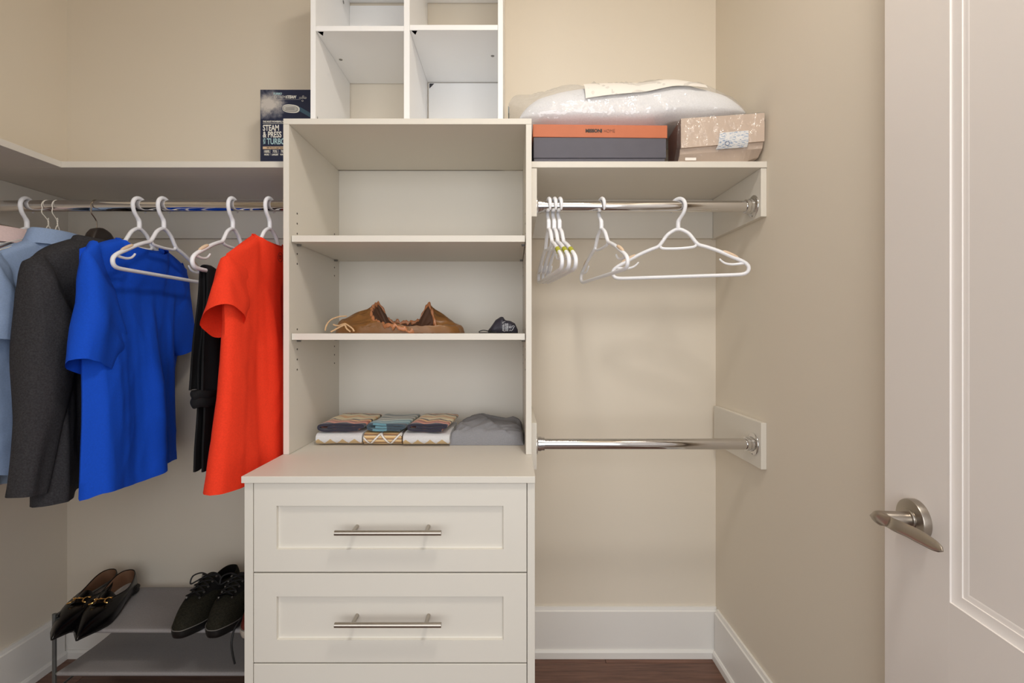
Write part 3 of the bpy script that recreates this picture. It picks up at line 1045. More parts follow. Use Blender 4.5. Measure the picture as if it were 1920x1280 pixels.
sleeve(ls, M['lightblue'], mir(lrows, Yl, dx=-0.03), seed=10.0)

Xp = -1.396
ps = thing('dress_shirt', 'pale blue shirt behind the light blue one, seen at the left edge', 'shirt', (Xp, Yl, 0.75))
garment_body('body', ps, M['paleblue'], Xp, Yl, 1.415, 0.215, 0.09, [(0, 0.215), (0.3, 0.215), (1, 0.235)],
             lambda s: 0.74 + 0.05 * s * s, lambda t: 0.009 + 0.005 * t,
             lambda s, t: ss(t, 0.1, 0.8) * (0.010 * sin(s * 9 + 2.0)), 0.066, 0.014, 0.03, boxy=4, seed=31.0, wr=0.005)

Xk = -1.454
pk = thing('dress_shirt', 'pale pink collared shirt at the far left end of the rod', 'shirt', (Xk, 1.395, 0.72))
garment_body('body', pk, M['pink'], Xk - 0.005, 1.41, 1.437, 0.20, 0.075, [(0, 0.20), (0.3, 0.21), (1, 0.225)],
             lambda s: 0.73 + 0.03 * s * s, lambda t: 0.012 + 0.006 * t,
             lambda s, t: ss(t, 0.1, 0.8) * (0.010 * sin(s * 7)), 0.066, 0.014, 0.03, boxy=4, seed=41.0)
shirt_collar(pk, M['pink'], Xk + 0.004, 1.395, 1.424, rx=0.034)

# --- black trousers folded over a hanger bar
Xj, zj = -0.831, LZ - 0.2085
jog = thing('jogger_trousers', 'black jogger trousers folded over a white hanger beside the red T-shirt', 'trousers', (Xj, 1.42, 0.8))
def drape(name, y0, y1, zl, zr, r, seed, lean):
    """inverted U of cloth over the bar: right panel down to zr (+X), left panel to zl (-X)"""
    b = new_bm()
    prof = []
    for k in range(25):
        prof.append((-r - 0.004 * (1 - k / 24), zl + (zj - zl) * k / 24))
    for k in range(1, 8):
        a = pi - pi * k / 8
        prof.append((r * cos(a), zj + r * sin(a)))
    for k in range(25):
        prof.append((r + 0.010 * k / 24, zj + (zr - zj) * k / 24))
    n = 18
    rows = []
    for i in range(n + 1):
        v = i / n
        row = []
        for (px, pz) in prof:
            d = max(0, zj - pz)
            w = 0.006 * nz(v * 5 + seed, pz * 6, px * 8) + 0.004 * sin(v * 17 + seed) * ss(d, 0, 0.2)
            row.append(Vector((Xj + px + w, y0 + (y1 - y0) * v - lean * d * (1 - v), pz - 0.004 * sin(v * pi * 3 + seed))))
        rows.append(row)
    loft(b, rows, False)
    bmesh.ops.recalc_face_normals(b, faces=b.faces[:])
    bmesh.ops.solidify(b, geom=b.faces[:], thickness=0.005)
    return obj(name, b, M['joggers'], jog, smooth=True, angle=60)
drape('leg', 1.298, 1.52, 0.80, 0.80, 0.0065, 1.0, 0.075)
drape('leg', 1.292, 1.46, 1.008, 1.006, 0.0125, 4.0, 0.10)
b = new_bm()
for z0_, z1_ in ((1.010, 0.989), (0.989, 0.966)):
    rows = []
    for q in range(7):
        u = q / 6
        bulge = 0.0035 * sin(pi * u)
        zz = z0_ + (z1_ - z0_) * u
        rows.append([Vector((Xj + 0.002 + (0.021 + bulge) * cos(a), 1.291 + (0.041 + bulge) * sin(a), zz + 0.002 * sin(5 * a))) for a in [2 * pi * k / 36 for k in range(36)]])
    loft(b, rows, True, True, True)
obj('cuff', b, M['joggers'], jog, smooth=True, angle=60)
# ------------------------------------------------------------ steamer carton on the left shelf
M['carton'] = mat('navy_carton', rgb(30, 38, 66), 0.45)
M['print_white'] = mat('printed_white', rgb(232, 230, 222), 0.6)
M['print_blue'] = mat('printed_pale_blue', rgb(168, 200, 208), 0.6)
M['print_tan'] = mat('printed_tan', rgb(214, 186, 154), 0.6)
M['print_dark'] = mat('printed_dark', rgb(52, 46, 42), 0.6)
M['print_grey'] = mat('printed_grey', rgb(188, 186, 182), 0.55)
M['print_teal'] = mat('printed_steel_blue', rgb(62, 92, 112), 0.55)

def smoke_mat():
    m = bpy.data.materials.new('printed_steam_cloud')
    g = NT(m)
    g.bsdf.inputs['Roughness'].default_value = 0.45
    vec, x, y, z = g.coords()
    # cloud printed at the top left of the panel (object space, metres)
    dx = g.math('DIVIDE', g.math('SUBTRACT', x, 0.030), 0.062)
    dz = g.math('DIVIDE', g.math('SUBTRACT', z, 0.268), 0.050)
    d = g.math('SQRT', g.math('ADD', g.math('MULTIPLY', dx, dx), g.math('MULTIPLY', dz, dz)))
    n1 = g.noise(vec, 38, 6.0, 0.65)
    f = g.math('SUBTRACT', g.math('MULTIPLY_ADD', n1, 1.3, 0.35), d)
    c = g.ramp(f, [(0.0, rgb(28, 36, 64)), (0.25, rgb(96, 98, 112)), (0.7, rgb(198, 192, 186))])
    g.color(c)
    return m
bxL, bxR, byF, byB, bz0, bz1 = -0.841, -0.642, 1.600, 1.709, SZ1 + 0.0006, 1.972
st = thing('appliance_carton', 'navy blue steamer carton with white lettering, standing on the left shelf', 'box', (bxL, byF, bz0))
obj('carton', bx(bxL, bxR, byF, byB, bz0, bz1), M['carton'], st)
b = new_bm()
vs = [b.verts.new(p) for p in ((bxL + .001, byF - .0003, bz0 + .001), (bxR - .001, byF - .0003, bz0 + .001), (bxR - .001, byF - .0003, bz1 - .001), (bxL + .001, byF - .0003, bz1 - .001))]
b.faces.new(vs)
obj('front_print', b, smoke_mat(), st, recalc=False)
yl = byF - 0.0008
L = lambda *a, **k: letters('lettering', *a, **k)
L('STEAM', 0.0275, M['print_white'], st, (-0.832, yl, 1.8350), sx=0.66, bold=0.0006)
L('& PRESS', 0.0275, M['print_white'], st, (-0.832, yl, 1.8128), sx=0.66, bold=0.0006)
L('TURBO', 0.0275, M['print_blue'], st, (-0.8185, yl, 1.7900), sx=0.68, bold=0.0006)
L('WITH', 0.0115, M['print_blue'], st, (-0.8225, yl, 1.7902), sx=0.66, spin=pi / 2, bold=0.0003)
L('THE MOST POWERFUL HANDHELD', 0.0078, M['print_white'], st, (-0.832, yl, 1.8625), sx=0.80, bold=0.0002)
L('TURBO', 0.0098, M['print_blue'], st, (-0.7985, yl, 1.9545), sx=0.9, shear=0.3, bold=0.0003)
L('EXTREME', 0.0132, M['print_grey'], st, (-0.7955, yl, 1.9425), sx=0.78, shear=0.3)
L('STEAM', 0.0132, M['print_white'], st, (-0.7560, yl, 1.9425), sx=0.84, shear=0.3, bold=0.0006)
for i, (num, word) in enumerate((('100%', 'MORE'), ('75%', 'LARGER'), ('70%', 'WATER'))):
    x0 = -0.8285 + i * 0.0275
    L(num, 0.0125, M['print_white'], st, (x0 + 0.009, yl, 1.7615), sx=0.72, align='CENTER', bold=0.0002)
    L(word, 0.0080, M['print_white'], st, (x0 + 0.009, yl, 1.7525), sx=0.72, align='CENTER', bold=0.0002)
def strip(name, x0, x1, z0, z1, m, parent, y=yl, d=0.0003):
    return obj(name, bx(x0, x1, y, y + d, z0, z1, bev=0), m, parent)
strip('printed_rule', -0.832, -0.74, 1.8585, 1.8596, M['print_white'], st)
strip('printed_rule', -0.800, -0.706, 1.9385, 1.9392, M['print_grey'], st)
strip('printed_band', -0.832, -0.70, 1.7735, 1.7820, M['print_tan'], st)
L('50% More & Longer Steam', 0.0068, M['print_dark'], st, (-0.819, yl - 0.0004, 1.7757), sx=0.75)
for i in range(2):
    strip('printed_rule', -0.8075 + i * 0.0265, -0.8070 + i * 0.0265, 1.7530, 1.7720, M['print_white'], st)
b = new_bm()
for dz, x0 in ((1.9455, -0.711), (1.9420, -0.712)):
    box(b, x0, -0.694 + (0.004 if dz < 1.944 else 0), yl, yl + 0.0003, dz, dz + 0.0008)
for cx, cz in ((-0.6975, 1.9492), (-0.6895, 1.9440), (-0.7000, 1.9345)):
    tube(b, [(cx + 0.0026 * cos(2 * pi * k / 16), yl, cz + 0.0026 * sin(2 * pi * k / 16)) for k in range(16)], 0.00045, 5, closed=True)
obj('steam_emblem', b, M['print_white'], st)
def disc(name, cx, cz, rx, rz, rot, m, y):
    b = new_bm()
    rings = []
    for yy_ in (y + 0.0002, y):
        r_ = []
        for k in range(32):
            a = 2 * pi * k / 32
            u, v = rx * math.copysign(abs(cos(a)) ** 0.8, cos(a)), rz * math.copysign(abs(sin(a)) ** 0.8, sin(a))
            r_.append((cx + u * cos(rot) - v * sin(rot), yy_, cz + u * sin(rot) + v * cos(rot)))
        rings.append(r_)
    loft(b, rings, True, True, True)
    return obj(name, b, m, st)
b = new_bm()
tube(b, [(-0.712, yl, 1.9085), (-0.680, yl, 1.890), (-0.650, yl, 1.872)], 0.0065, 8, squash=1)
b.transform(Matrix.Translation((0, yl * 0.98, 0)) @ Matrix.Diagonal((1, 0.02, 1, 1)))
obj('printed_handle', b, M['print_teal'], st)
disc('printed_steamer_head', -0.738, 1.9080, 0.0290, 0.0138, -0.10, M['print_white'], yl - 0.0002)
disc('printed_steamer_head', -0.7405, 1.9080, 0.0255, 0.0108, -0.10, M['print_dark'], yl - 0.0004)
disc('printed_steamer_head', -0.7405, 1.9083, 0.0243, 0.0098, -0.10, M['print_grey'], yl - 0.0006)
for k in range(2):
    strip('printed_rule', -0.756, -0.726, 1.9095 - k * 0.006, 1.9107 - k * 0.006, M['print_dark'], st, y=yl - 0.0010)
strip('printed_rule', -0.6495, -0.6455, 1.914, 1.928, M['print_white'], st)

# ------------------------------------------------------------ orange-lidded gift box on the right shelf
M['lid'] = mat('orange_paper', rgb(188, 104, 66), 0.55, bump=(300, 0.05, 0.0005), vary=0.03)
M['boxgrey'] = mat('slate_paper', rgb(84, 82, 92), 0.6, bump=(260, 0.08, 0.0005), vary=0.05)
gb = thing('gift_box', 'dark slate gift box with an orange lid on the right shelf', 'box', (0.25, 1.50, SZ1))
gx0, gx1, gy0, gy1 = 0.0590, 0.4470, 1.386, 1.640
obj('base', bx(gx0 + 0.002, gx1 - 0.003, gy0 + 0.002, gy1 - 0.002, SZ1 + 0.0125, 1.7270), M['boxgrey'], gb)
obj('base_plinth', bx(gx0 + 0.003, gx1 - 0.006, gy0 + 0.004, gy1 - 0.004, SZ1 + 0.0004, SZ1 + 0.0118), M['boxgrey'], gb)
b = bx(gx0, gx1, gy0, gy1, 1.7275, 1.7640, bev=0.001)
for v in b.verts:
    v.co.z -= 0.0035 * ss(v.co.x, gx0, gx1)
lid = obj('lid', b, M['lid'], gb, label='orange box lid with dark lettering')
letters('lettering', 'MISSONI', 0.0130, M['print_dark'], lid, (0.2105, gy0 - 0.0006, 1.7405), sx=0.98, bold=0.0007)
M['print_brown'] = mat('printed_brown', rgb(128, 74, 52), 0.6)
letters('lettering', 'HOME', 0.0130, M['print_brown'], lid, (0.2625, gy0 - 0.0006, 1.7400), sx=0.90)

# ------------------------------------------------------------ film-wrapped taupe carton
M['taupe'] = mat('taupe_card', rgb(206, 186, 170), 0.7, bump=(120, 0.1, 0.001), vary=0.04)
M['redbrown'] = mat('shaded_reddish_brown_card', rgb(122, 92, 82), 0.6, vary=0.2)
M['label_print'] = None
def film(name, tint, alpha, rough=0.08, bump_s=0.5, scale=18, gloss=0.05):
    m = bpy.data.materials.new(name)
    g = NT(m)
    t = g.t
    out = t.nodes['Material Output']
    tr = g.n('ShaderNodeBsdfTransparent')
    tr.inputs[0].default_value = (0.97, 0.97, 0.97, 1)
    gl = g.n('ShaderNodeBsdfGlossy')
    gl.inputs['Roughness'].default_value = rough
    df = g.n('ShaderNodeBsdfDiffuse')
    df.inputs[0].default_value = tint
    fr = g.n('ShaderNodeLayerWeight')
    fr.inputs['Blend'].default_value = 0.5
    vec, x, y, z = g.coords()
    h = g.noise(vec, scale, 3.0, 0.5)
    bp = g.n('ShaderNodeBump')
    bp.inputs['Strength'].default_value = bump_s
    bp.inputs['Distance'].default_value = 0.02
    t.links.new(h, bp.inputs['Height'])
    for nd in (gl, fr):
        t.links.new(bp.outputs[0], nd.inputs['Normal'])
    m1 = g.n('ShaderNodeMixShader')
    m1.inputs[0].default_value = alpha
    t.links.new(tr.outputs[0], m1.inputs[1])
    t.links.new(df.outputs[0], m1.inputs[2])
    m2 = g.n('ShaderNodeMixShader')
    t.links.new(g.math('MULTIPLY_ADD', g.math('POWER', fr.outputs['Facing'], 4.0), 0.30, gloss), m2.inputs[0])
    t.links.new(m1.outputs[0], m2.inputs[1])
    t.links.new(gl.outputs[0], m2.inputs[2])
    t.links.new(m2.outputs[0], out.inputs['Surface'])
    return m
M['film'] = film('shrink_film', (0.8, 0.76, 0.72, 1), 0.05, 0.12, 0.9, 34, 0.055)
M['bagfilm'] = film('clear_bag_film', (0.88, 0.88, 0.88, 1), 0.12, 0.05, 1.0, 16, 0.08)

wb_ = thing('wrapped_carton', 'taupe cardboard carton in crinkled clear film at the right end of the shelf', 'box', (0.60, 1.45, SZ1))
# section in (depth, height) from the tilted front face round to the back, along x; right end nearer and higher
def carton_pt(u, sec):
    x0 = 0.487 + (0.7225 - 0.487) * u
    secs = [(1.386, 1.780 + 0.012 * u), (1.387, 1.6955 + 0.016 * u), (1.3935, 1.6950 + 0.016 * u), (1.399, 1.6810 + 0.014 * u), (1.422, SZ1 + 0.0008 + 0.022 * ss(u, 0.72, 1)), (1.500, SZ1 + 0.0008 + 0.012 * ss(u, 0.72, 1)), (1.500, 1.768)]
    d, h = secs[sec]
    return Vector((x0, d - 0.010 * u, h))
b = new_bm()
rings = [[carton_pt(i / 16, k) for k in range(7)] for i in range(17)]
loft(b, rings, True, True, True)
bmesh.ops.recalc_face_normals(b, faces=b.faces[:])
for f in b.faces:
    pass
ca = obj('carton', b, M['taupe'], wb_)
# left end sheet: reddish brown, with its shade painted into the colour
b = new_bm()
q = [carton_pt(0, k) for k in range(7)]
vs = [b.verts.new(p + Vector((-0.0006, 0, 0))) for p in q]
vs[0].co.y += 0.004; vs[1].co.y += 0.004; vs[2].co.y += 0.004
b.faces.new(vs)
obj('shaded_end_face', b, M['redbrown'], wb_, label='reddish brown carton end with painted-in shade')
# crinkled film following the same section, a few mm proud
b = new_bm()
rings = []
n = 40
for i in range(-3, n + 4):
    u = max(0, min(1, i / n))
    ring = []
    pts = []
    base = [carton_pt(u, k) for k in range(7)]
    c = sum(base, Vector()) / 7
    for k in range(7):
        a_, b_ = base[k], base[(k + 1) % 7]
        for s in range(5):
            p = a_.lerp(b_, s / 5)
            d = (p - c)
            d.x = 0
            d.normalize()
            off = 0.0022 + 0.0016 * nz(u * 9, k * 1.3 + s * 0.35, 2.0) + 0.0012 * nz(u * 26, k * 3 + s, 5.0)
            e = 0
            if i < 0:
                e = -0.003 * -i
                off -= 0.004 * (-i)
            if i > n:
                e = 0.0015 * (i - n)
                off -= 0.004 * (i - n)
            p = p + d * off + Vector((e, 0, 0))
            p.z = max(p.z, SZ1 + 0.0003)
            pts.append(p)
    rings.append(pts)
loft(b, rings, True)
obj('film_wrap', b, M['film'], wb_, smooth=True, angle=30, label='crinkled clear film')
# address label on the front, running over the fold
def label_mat():
    m = bpy.data.materials.new('shipping_label_print')
    g = NT(m)
    g.bsdf.inputs['Roughness'].default_value = 0.4
    vec, x, y, z = g.coords()
    st1 = g.noise(g.scaled(vec, (90, 1, 420)), 1.0, 2.0)
    zone = g.noise(g.scaled(vec, (38, 1, 50)), 1.0, 1.0)
    f = g.math('MULTIPLY', g.math('GREATER_THAN', st1, 0.55), g.math('GREATER_THAN', zone, 0.44))
    g.color(g.mix(g.math('MULTIPLY', f, 0.8), rgb(222, 222, 222), rgb(120, 150, 186)))
    return m
b = new_bm()
rows = []
for i in range(9):
    u = 0.44 + (0.80 - 0.44) * i / 8
    a0, a1, a2 = carton_pt(u, 0), carton_pt(u, 1), carton_pt(u, 3)
    off = Vector((0, -0.0050, 0))
    top = a0.lerp(a1, 0.60)
    skew = Vector((0.004 * (1 - i / 8), 0, 0))
    rows.append([top + off + skew, top.lerp(a1, 0.5) + off + skew * 0.5, a1 + off, a1.lerp(a2, 0.75) + off - skew])
loft(b, rows, False)
lab = obj('shipping_label', b, label_mat(), wb_, smooth=True, label='white shipping label with small blue print')
b = new_bm()
a1 = carton_pt(0.545, 1)
tube(b, [(a1.x + 0.0062 * cos(2 * pi * k / 20), 1.3748, a1.z + 0.0005 + 0.0062 * sin(2 * pi * k / 20)) for k in range(20)], 0.0007, 5, closed=True)
obj('round_stamp', b, mat('stamp_blue', rgb(96, 116, 156), 0.6), lab)
b = bx(0.503, 0.535, 1.3985, 1.3990, 1.664, 1.672, bev=0)
obj('small_label', b, M['paper'], wb_, label='small white strip label')

# ------------------------------------------------------------ pillow in a clear zipped bag
PX0, PX1 = 0.022, 0.716
def rest(x):
    return 1.7648 + 0.036 * ss(x, 0.452, 0.480)
def pil(u, v, grow=0.0, low=0.0):
    """u along x -1..1, v front(-1) to back(1), returns plan point and half-profile"""
    x = (PX0 + PX1) / 2 + (PX1 - PX0) / 2 * u
    yf = 1.424 + 0.05 * abs(u) ** 6
    yb = 1.712 - 0.03 * abs(u) ** 6
    y = (yf + yb) / 2 + (yb - yf) / 2 * v
    h = (max(0, 1 - abs(u) ** 3.2) * max(0, 1 - abs(v) ** 2.8)) ** 0.5
    return x, y, h
def pillow_surf(bm, ht, hb, zc, nu=70, nv=34, amp=0.006, seed=0.0, grow=1.0, fine=0.0):
    G = {}
    for side in (1, -1):
        for i in range(nu + 1):
            for j in range(nv + 1):
                uu, vv = -1 + 2 * i / nu, -1 + 2 * j / nv
                u = sin(uu * pi / 2)
                v = sin(vv * pi / 2)
                x, y, h = pil(u * grow, v)
                if grow > 1:
                    x = (PX0 + PX1) / 2 + (PX1 - PX0) / 2 * u * 1.0
                    x, y, h = pil(u, v)
                zcc = zc + 0.014 * ss(x, 0.38, 0.5)
                top = ht * (0.93 - 0.13 * ss(u, 0.2, 1.0))
                z = zcc + (top if side > 0 else -hb) * h
                w = amp * h * (nz(x * 9 + seed, y * 11, side * 2.0) + 0.5 * nz(x * 22 + seed, y * 26, side))
                if fine:
                    r_ = 1 - abs(nz(x * 13 + y * 7 + seed, y * 16 - x * 5, z * 9))
                    w += fine * h * (r_ ** 4 - 0.4)
                G[side, i, j] = bm.verts.new((x, y - (w * 0.8 if v < 0 else 0), max(rest(x) + 0.002, z + w)))
    for side in (1, -1):
        for i in range(nu):
            for j in range(nv):
                q = (G[side, i, j], G[side, i + 1, j], G[side, i + 1, j + 1], G[side, i, j + 1])
                bm.faces.new(q if side > 0 else q[::-1])
    bmesh.ops.remove_doubles(bm, verts=bm.verts[:], dist=0.0006)
b = new_bm()
pillow_surf(b, 0.118, 0.048, 1.822, seed=2.0)
pl = tag(obj('pillow', b, M['pillowcloth'], smooth=True, angle=80), 'plump white pillow inside the clear zipped bag', 'pillow')

bag = thing('storage_bag', 'crinkled clear plastic bag around the white pillow, above the gift box', 'bag', (0.37, 1.56, 1.76))
b = new_bm()
G = {}
nu, nv = 90, 40
for side in (1, -1):
    for i in range(nu + 1):
        for j in range(nv + 1):
            u, v = sin((-1 + 2 * i / nu) * pi / 2), sin((-1 + 2 * j / nv) * pi / 2)
            x, y, h = pil(u, v)
            # the bag reaches further left than the pillow, its empty end flattened
            xl = x - 0.034 * ss(-u, 0.55, 1.0)
            h2 = max(h, 0.0)
            zc_ = 1.822 + 0.014 * ss(x, 0.38, 0.5) + 0.040 * ss(-u, 0.8, 1.0)
            ht_ = 0.118 * (0.93 - 0.13 * ss(u, 0.2, 1.0)) + 0.010
            z = zc_ + (ht_ if side > 0 else -0.054) * h2
            ridge = 1 - abs(nz(x * 11 + y * 6 + 3, z * 17, y * 8))
            w = 0.010 * h2 ** 0.5 * (ridge ** 5 - 0.25) + 0.003 * nz(x * 30, z * 30, y * 20) * h2
            yy = y - 0.006 * (1 - ss(v, -1, -0.2)) - (w if v < 0.2 else 0)
            zz = z + (w if side > 0 else 0)
            zz = max(zz, rest(x))
            G[side, i, j] = b.verts.new((xl, min(yy, 1.722), zz))
for side in (1, -1):
    for i in range(nu):
        for j in range(nv):
            q = (G[side, i, j], G[side, i + 1, j], G[side, i + 1, j + 1], G[side, i, j + 1])
            b.faces.new(q if side > 0 else q[::-1])
bmesh.ops.remove_doubles(b, verts=b.verts[:], dist=0.0006)
obj('clear_film', b, M['bagfilm'], bag, smooth=True, angle=80)
M['zip'] = mat('grey_zip_plastic', rgb(120, 134, 138), 0.4)
b = new_bm()
rows = []
for k in range(14):
    t = k / 13
    y_ = 1.52 + 0.17 * t
    zz = 1.868 + 0.012 * sin(t * 5)
    rows.append([(-0.014, y_, zz - 0.011), (-0.011, y_, zz - 0.011), (-0.011, y_, zz + 0.011), (-0.014, y_, zz + 0.011)])
loft(b, rows, True, True, True)
obj('zip_edge', b, M['zip'], bag, label='grey zip edge')
b = new_bm()
tube(b, spline([(0.704, 1.50, 1.795), (0.716, 1.45, 1.792), (0.7255, 1.41, 1.785), (0.7275, 1.392, 1.776)], 4), lambda u: 0.0045, 8)
obj('zip_tail', b, M['black_cord'], bag, label='dark zip pull')
b = new_bm()
rows = []
for i in range(21):
    row = []
    for j in range(7):
        u = -0.44 + 1.06 * i / 20
        v = -0.93 + 0.40 * j / 6 + 0.10 * (i / 20 - 0.5)
        x, y, h = pil(u, v)
        zc_ = 1.822 + 0.014 * ss(x, 0.38, 0.5)
        z = zc_ + (0.118 * (0.93 - 0.13 * ss(u, 0.2, 1.0)) + 0.004) * h + 0.0075
        row.append((x, y - 0.008, z))
    rows.append(row)
loft(b, rows, False)
card = obj('insert_card', b, M['paper'], bag, smooth=True, label='white paper insert with faint print')

# ------------------------------------------------------------ towels on the counter
def zig_mat(name, stops, mode, amp, per, scale, axis='y'):
    """woven zigzag: colour bands stepped along depth or height, shifted by a triangle wave of x"""
    m = bpy.data.materials.new(name)
    g = NT(m)
    g.bsdf.inputs['Roughness'].default_value = 0.95
    g.bsdf.inputs['Sheen Weight'].default_value = 0.3
    vec, x, y, z = g.coords()
    n = g.noise(vec, 45, 3.0)
    base = y if axis == 'y' else z
    if mode == 'tri':
        w = g.math('MULTIPLY', g.math('PINGPONG', g.math('ADD', x, 1.0), per), amp / per)
    else:
        w = g.math('MULTIPLY', g.math('SINE', g.math('MULTIPLY', x, 2 * pi / per)), amp)
    v = g.math('ADD', g.math('ADD', base, w), g.math('MULTIPLY', g.math('SUBTRACT', n, 0.5), 0.006))
    f = g.math('MULTIPLY', v, scale)
    c = g.ramp(f, stops, 'CONSTANT')
    fz = g.noise(vec, 700, 2.0)
    hs = g.n('ShaderNodeHueSaturation')
    g.t.links.new(c, hs.inputs['Color'])
    g.t.links.new(g.math('MULTIPLY_ADD', fz, 0.5, 0.75), hs.inputs['Value'])
    g.color(hs.outputs[0])
    g.bump(fz, 0.5, 0.0012)
    return m
navy, rust, tan, cream_, black_, pinkish, brown_ = rgb(44, 42, 58), rgb(156, 80, 54), rgb(222, 172, 112), rgb(226, 208, 164), rgb(36, 30, 34), rgb(206, 128, 104), rgb(120, 76, 56)
M['zig'] = zig_mat('zigzag_terry', [(0.0, navy), (0.125, pinkish), (0.20, rust), (0.30, tan), (0.37, black_), (0.43, cream_), (0.60, tan), (0.70, cream_), (0.84, black_), (0.91, tan), (0.97, brown_)], 'tri', 0.022, 0.030, 1 / 0.20)
M['zigteal'] = zig_mat('teal_striped_terry', [(0.0, rgb(60, 76, 88)), (0.11, rgb(98, 142, 156)), (0.22, rgb(140, 172, 178)), (0.28, rgb(100, 136, 146)), (0.36, rgb(178, 188, 180)), (0.44, rgb(126, 134, 128)), (0.52, rgb(200, 200, 190)), (0.58, rgb(130, 138, 134)), (0.70, rgb(196, 196, 186)), (0.76, rgb(120, 130, 128)), (0.9, rgb(190, 190, 180))], 'tri', 0.03, 0.08, 1 / 0.20)
M['ziglow'] = zig_mat('white_beige_zigzag_terry', [(0.0, rgb(186, 160, 118)), (0.5, rgb(206, 206, 208))], 'tri', 0.013, 0.018, 1 / 0.038, 'z')

def wave_mat():
    m = bpy.data.materials.new('striped_wave_terry')
    g = NT(m)
    g.bsdf.inputs['Roughness'].default_value = 0.95
    vec, x, y, z = g.coords()
    st_ = g.ramp(g.math('FRACT', g.math('MULTIPLY', z, 90.0)), [(0.0, rgb(204, 172, 124)), (0.4, rgb(226, 202, 160)), (0.62, rgb(110, 84, 72)), (0.8, rgb(170, 132, 92))], 'CONSTANT')
    w = g.math('MULTIPLY_ADD', g.math('PINGPONG', g.math('ADD', x, 1.0), 0.030), 1.05, 0.003)
    d = g.math('ABSOLUTE', g.math('SUBTRACT', z, w))
    c = g.mix(g.math('LESS_THAN', d, 0.0050), st_, rgb(92, 78, 76))
    c = g.mix(g.math('LESS_THAN', d, 0.0036), c, rgb(222, 218, 212))
    g.color(c)
    g.bump(g.noise(vec, 700, 2.0), 0.5, 0.0012)
    return m
M['wave'] = wave_mat()

def ribbon_towel(bm, path, th, length, axis, seed, jag=0.003):
    """folded sheet: a polyline section with thickness, extruded; axis 'x': extruded along x (fold faces the room)"""
    P = spline([(a, b_, 0) for a, b_ in path], 5)
    n = len(P)
    Lf, Rt = [], []
    for i in range(n):
        t = (P[min(i + 1, n - 1)] - P[max(i - 1, 0)]).normalized()
        nn = Vector((-t.y, t.x, 0))
        Lf.append(P[i] + nn * th / 2)
        Rt.append(P[i] - nn * th / 2)
    sec = Lf + Rt[::-1]
    K = 14
    rings = []
    for k in range(K + 1):
        t = k / K
        e = th * 0.12 * (1 if k in (0, K) else 0)
        ring = []
        for i, p in enumerate(sec):
            w = jag * nz(p.x * 20 + seed, p.y * 30, t * 3)
            c = Vector((p.x, p.y + w, 0))
            if axis == 'y':
                ring.append(Vector((c.x + 0.3 * w, t * length + jag * nz(p.x * 14 + seed, p.y * 10, 7.0) * (1 if k == 0 else 0), c.y)))
            else:
                ring.append(Vector((t * length, c.x, c.y)))
        rings.append(ring)
    R = loft(bm, rings, True)
    N = len(sec)
    for ringv in (R[0], R[-1]):
        for i in range(n - 1):
            bm.faces.new((ringv[i], ringv[i + 1], ringv[N - 2 - i], ringv[N - 1 - i]))

def towel_top(label, x0, x1, y0, z0, m, seed, lx=0.0):
    W_ = x1 - x0
    t = thing('folded_towel', label, 'towel', (x0, y0, z0), radians(lx), 'folded patterned towels on the counter')
    b = new_bm()
    th = 0.0065
    path = [(W_ * 0.86, 0.0042), (W_ * 0.5, 0.0038), (W_ * 0.10, 0.0045), (0.003, 0.0125), (W_ * 0.10, 0.0205), (W_ * 0.5, 0.0205), (W_ * 0.92, 0.0200), (W_ - 0.003, 0.0155), (W_ * 0.9, 0.0118), (W_ * 0.45, 0.0122), (W_ * 0.22, 0.0125)]
    ribbon_towel(b, path, th, 0.185, 'y', seed)
    obj('folded_cloth', b, m, t, local=True, smooth=True, angle=50)
    return t
def towel_low(label, x0, x1, y0, z0, m, seed, h=0.036):
    W_ = x1 - x0
    t = thing('folded_towel', label, 'towel', (x0, y0, z0), 0, 'folded patterned towels on the counter')
    b = new_bm()
    th = h / 2 - 0.0015
    path = [(0.195, th / 2 + 0.0005), (0.10, th / 2 + 0.0005), (0.03, th / 2 + 0.0005), (0.0095, th / 2 + 0.003), (0.006, h / 2), (0.0095, h - th / 2 - 0.003), (0.03, h - th / 2 - 0.0005), (0.10, h - th / 2 - 0.0005), (0.195, h - th / 2 - 0.001)]
    ribbon_towel(b, path, th, W_, 'x', seed, jag=0.0015)
    obj('folded_cloth', b, m, t, local=True, smooth=True, angle=50)
    return t
zc0 = CT + 0.0022
towel_low('white and beige zigzag folded towel at the bottom of the left stack', -0.590, -0.452, 1.440, zc0, M['ziglow'], 1.0)
towel_low('brown striped folded towel with white zigzag lines under the teal towel', -0.446, -0.332, 1.436, zc0, M['wave'], 2.0)
towel_low('white and beige zigzag folded towel beside the grey cloth, under a rust-coloured one', -0.326, -0.188, 1.430, zc0, M['ziglow'], 3.0)
zc1 = CT + 0.0022 + 0.0395
towel_top('rust, navy and cream zigzag folded towel on top of the left stack', -0.588, -0.447, 1.446, zc1, M['zig'], 1.0, lx=-1)
towel_top('teal and grey striped folded towel on top of the middle stack', -0.440, -0.322, 1.448, zc1, M['zigteal'], 2.0, lx=-3)
towel_top('rust, navy and cream zigzag folded towel on the stack next to the grey cloth', -0.316, -0.196, 1.444, zc1, M['zig'], 3.0, lx=-4)

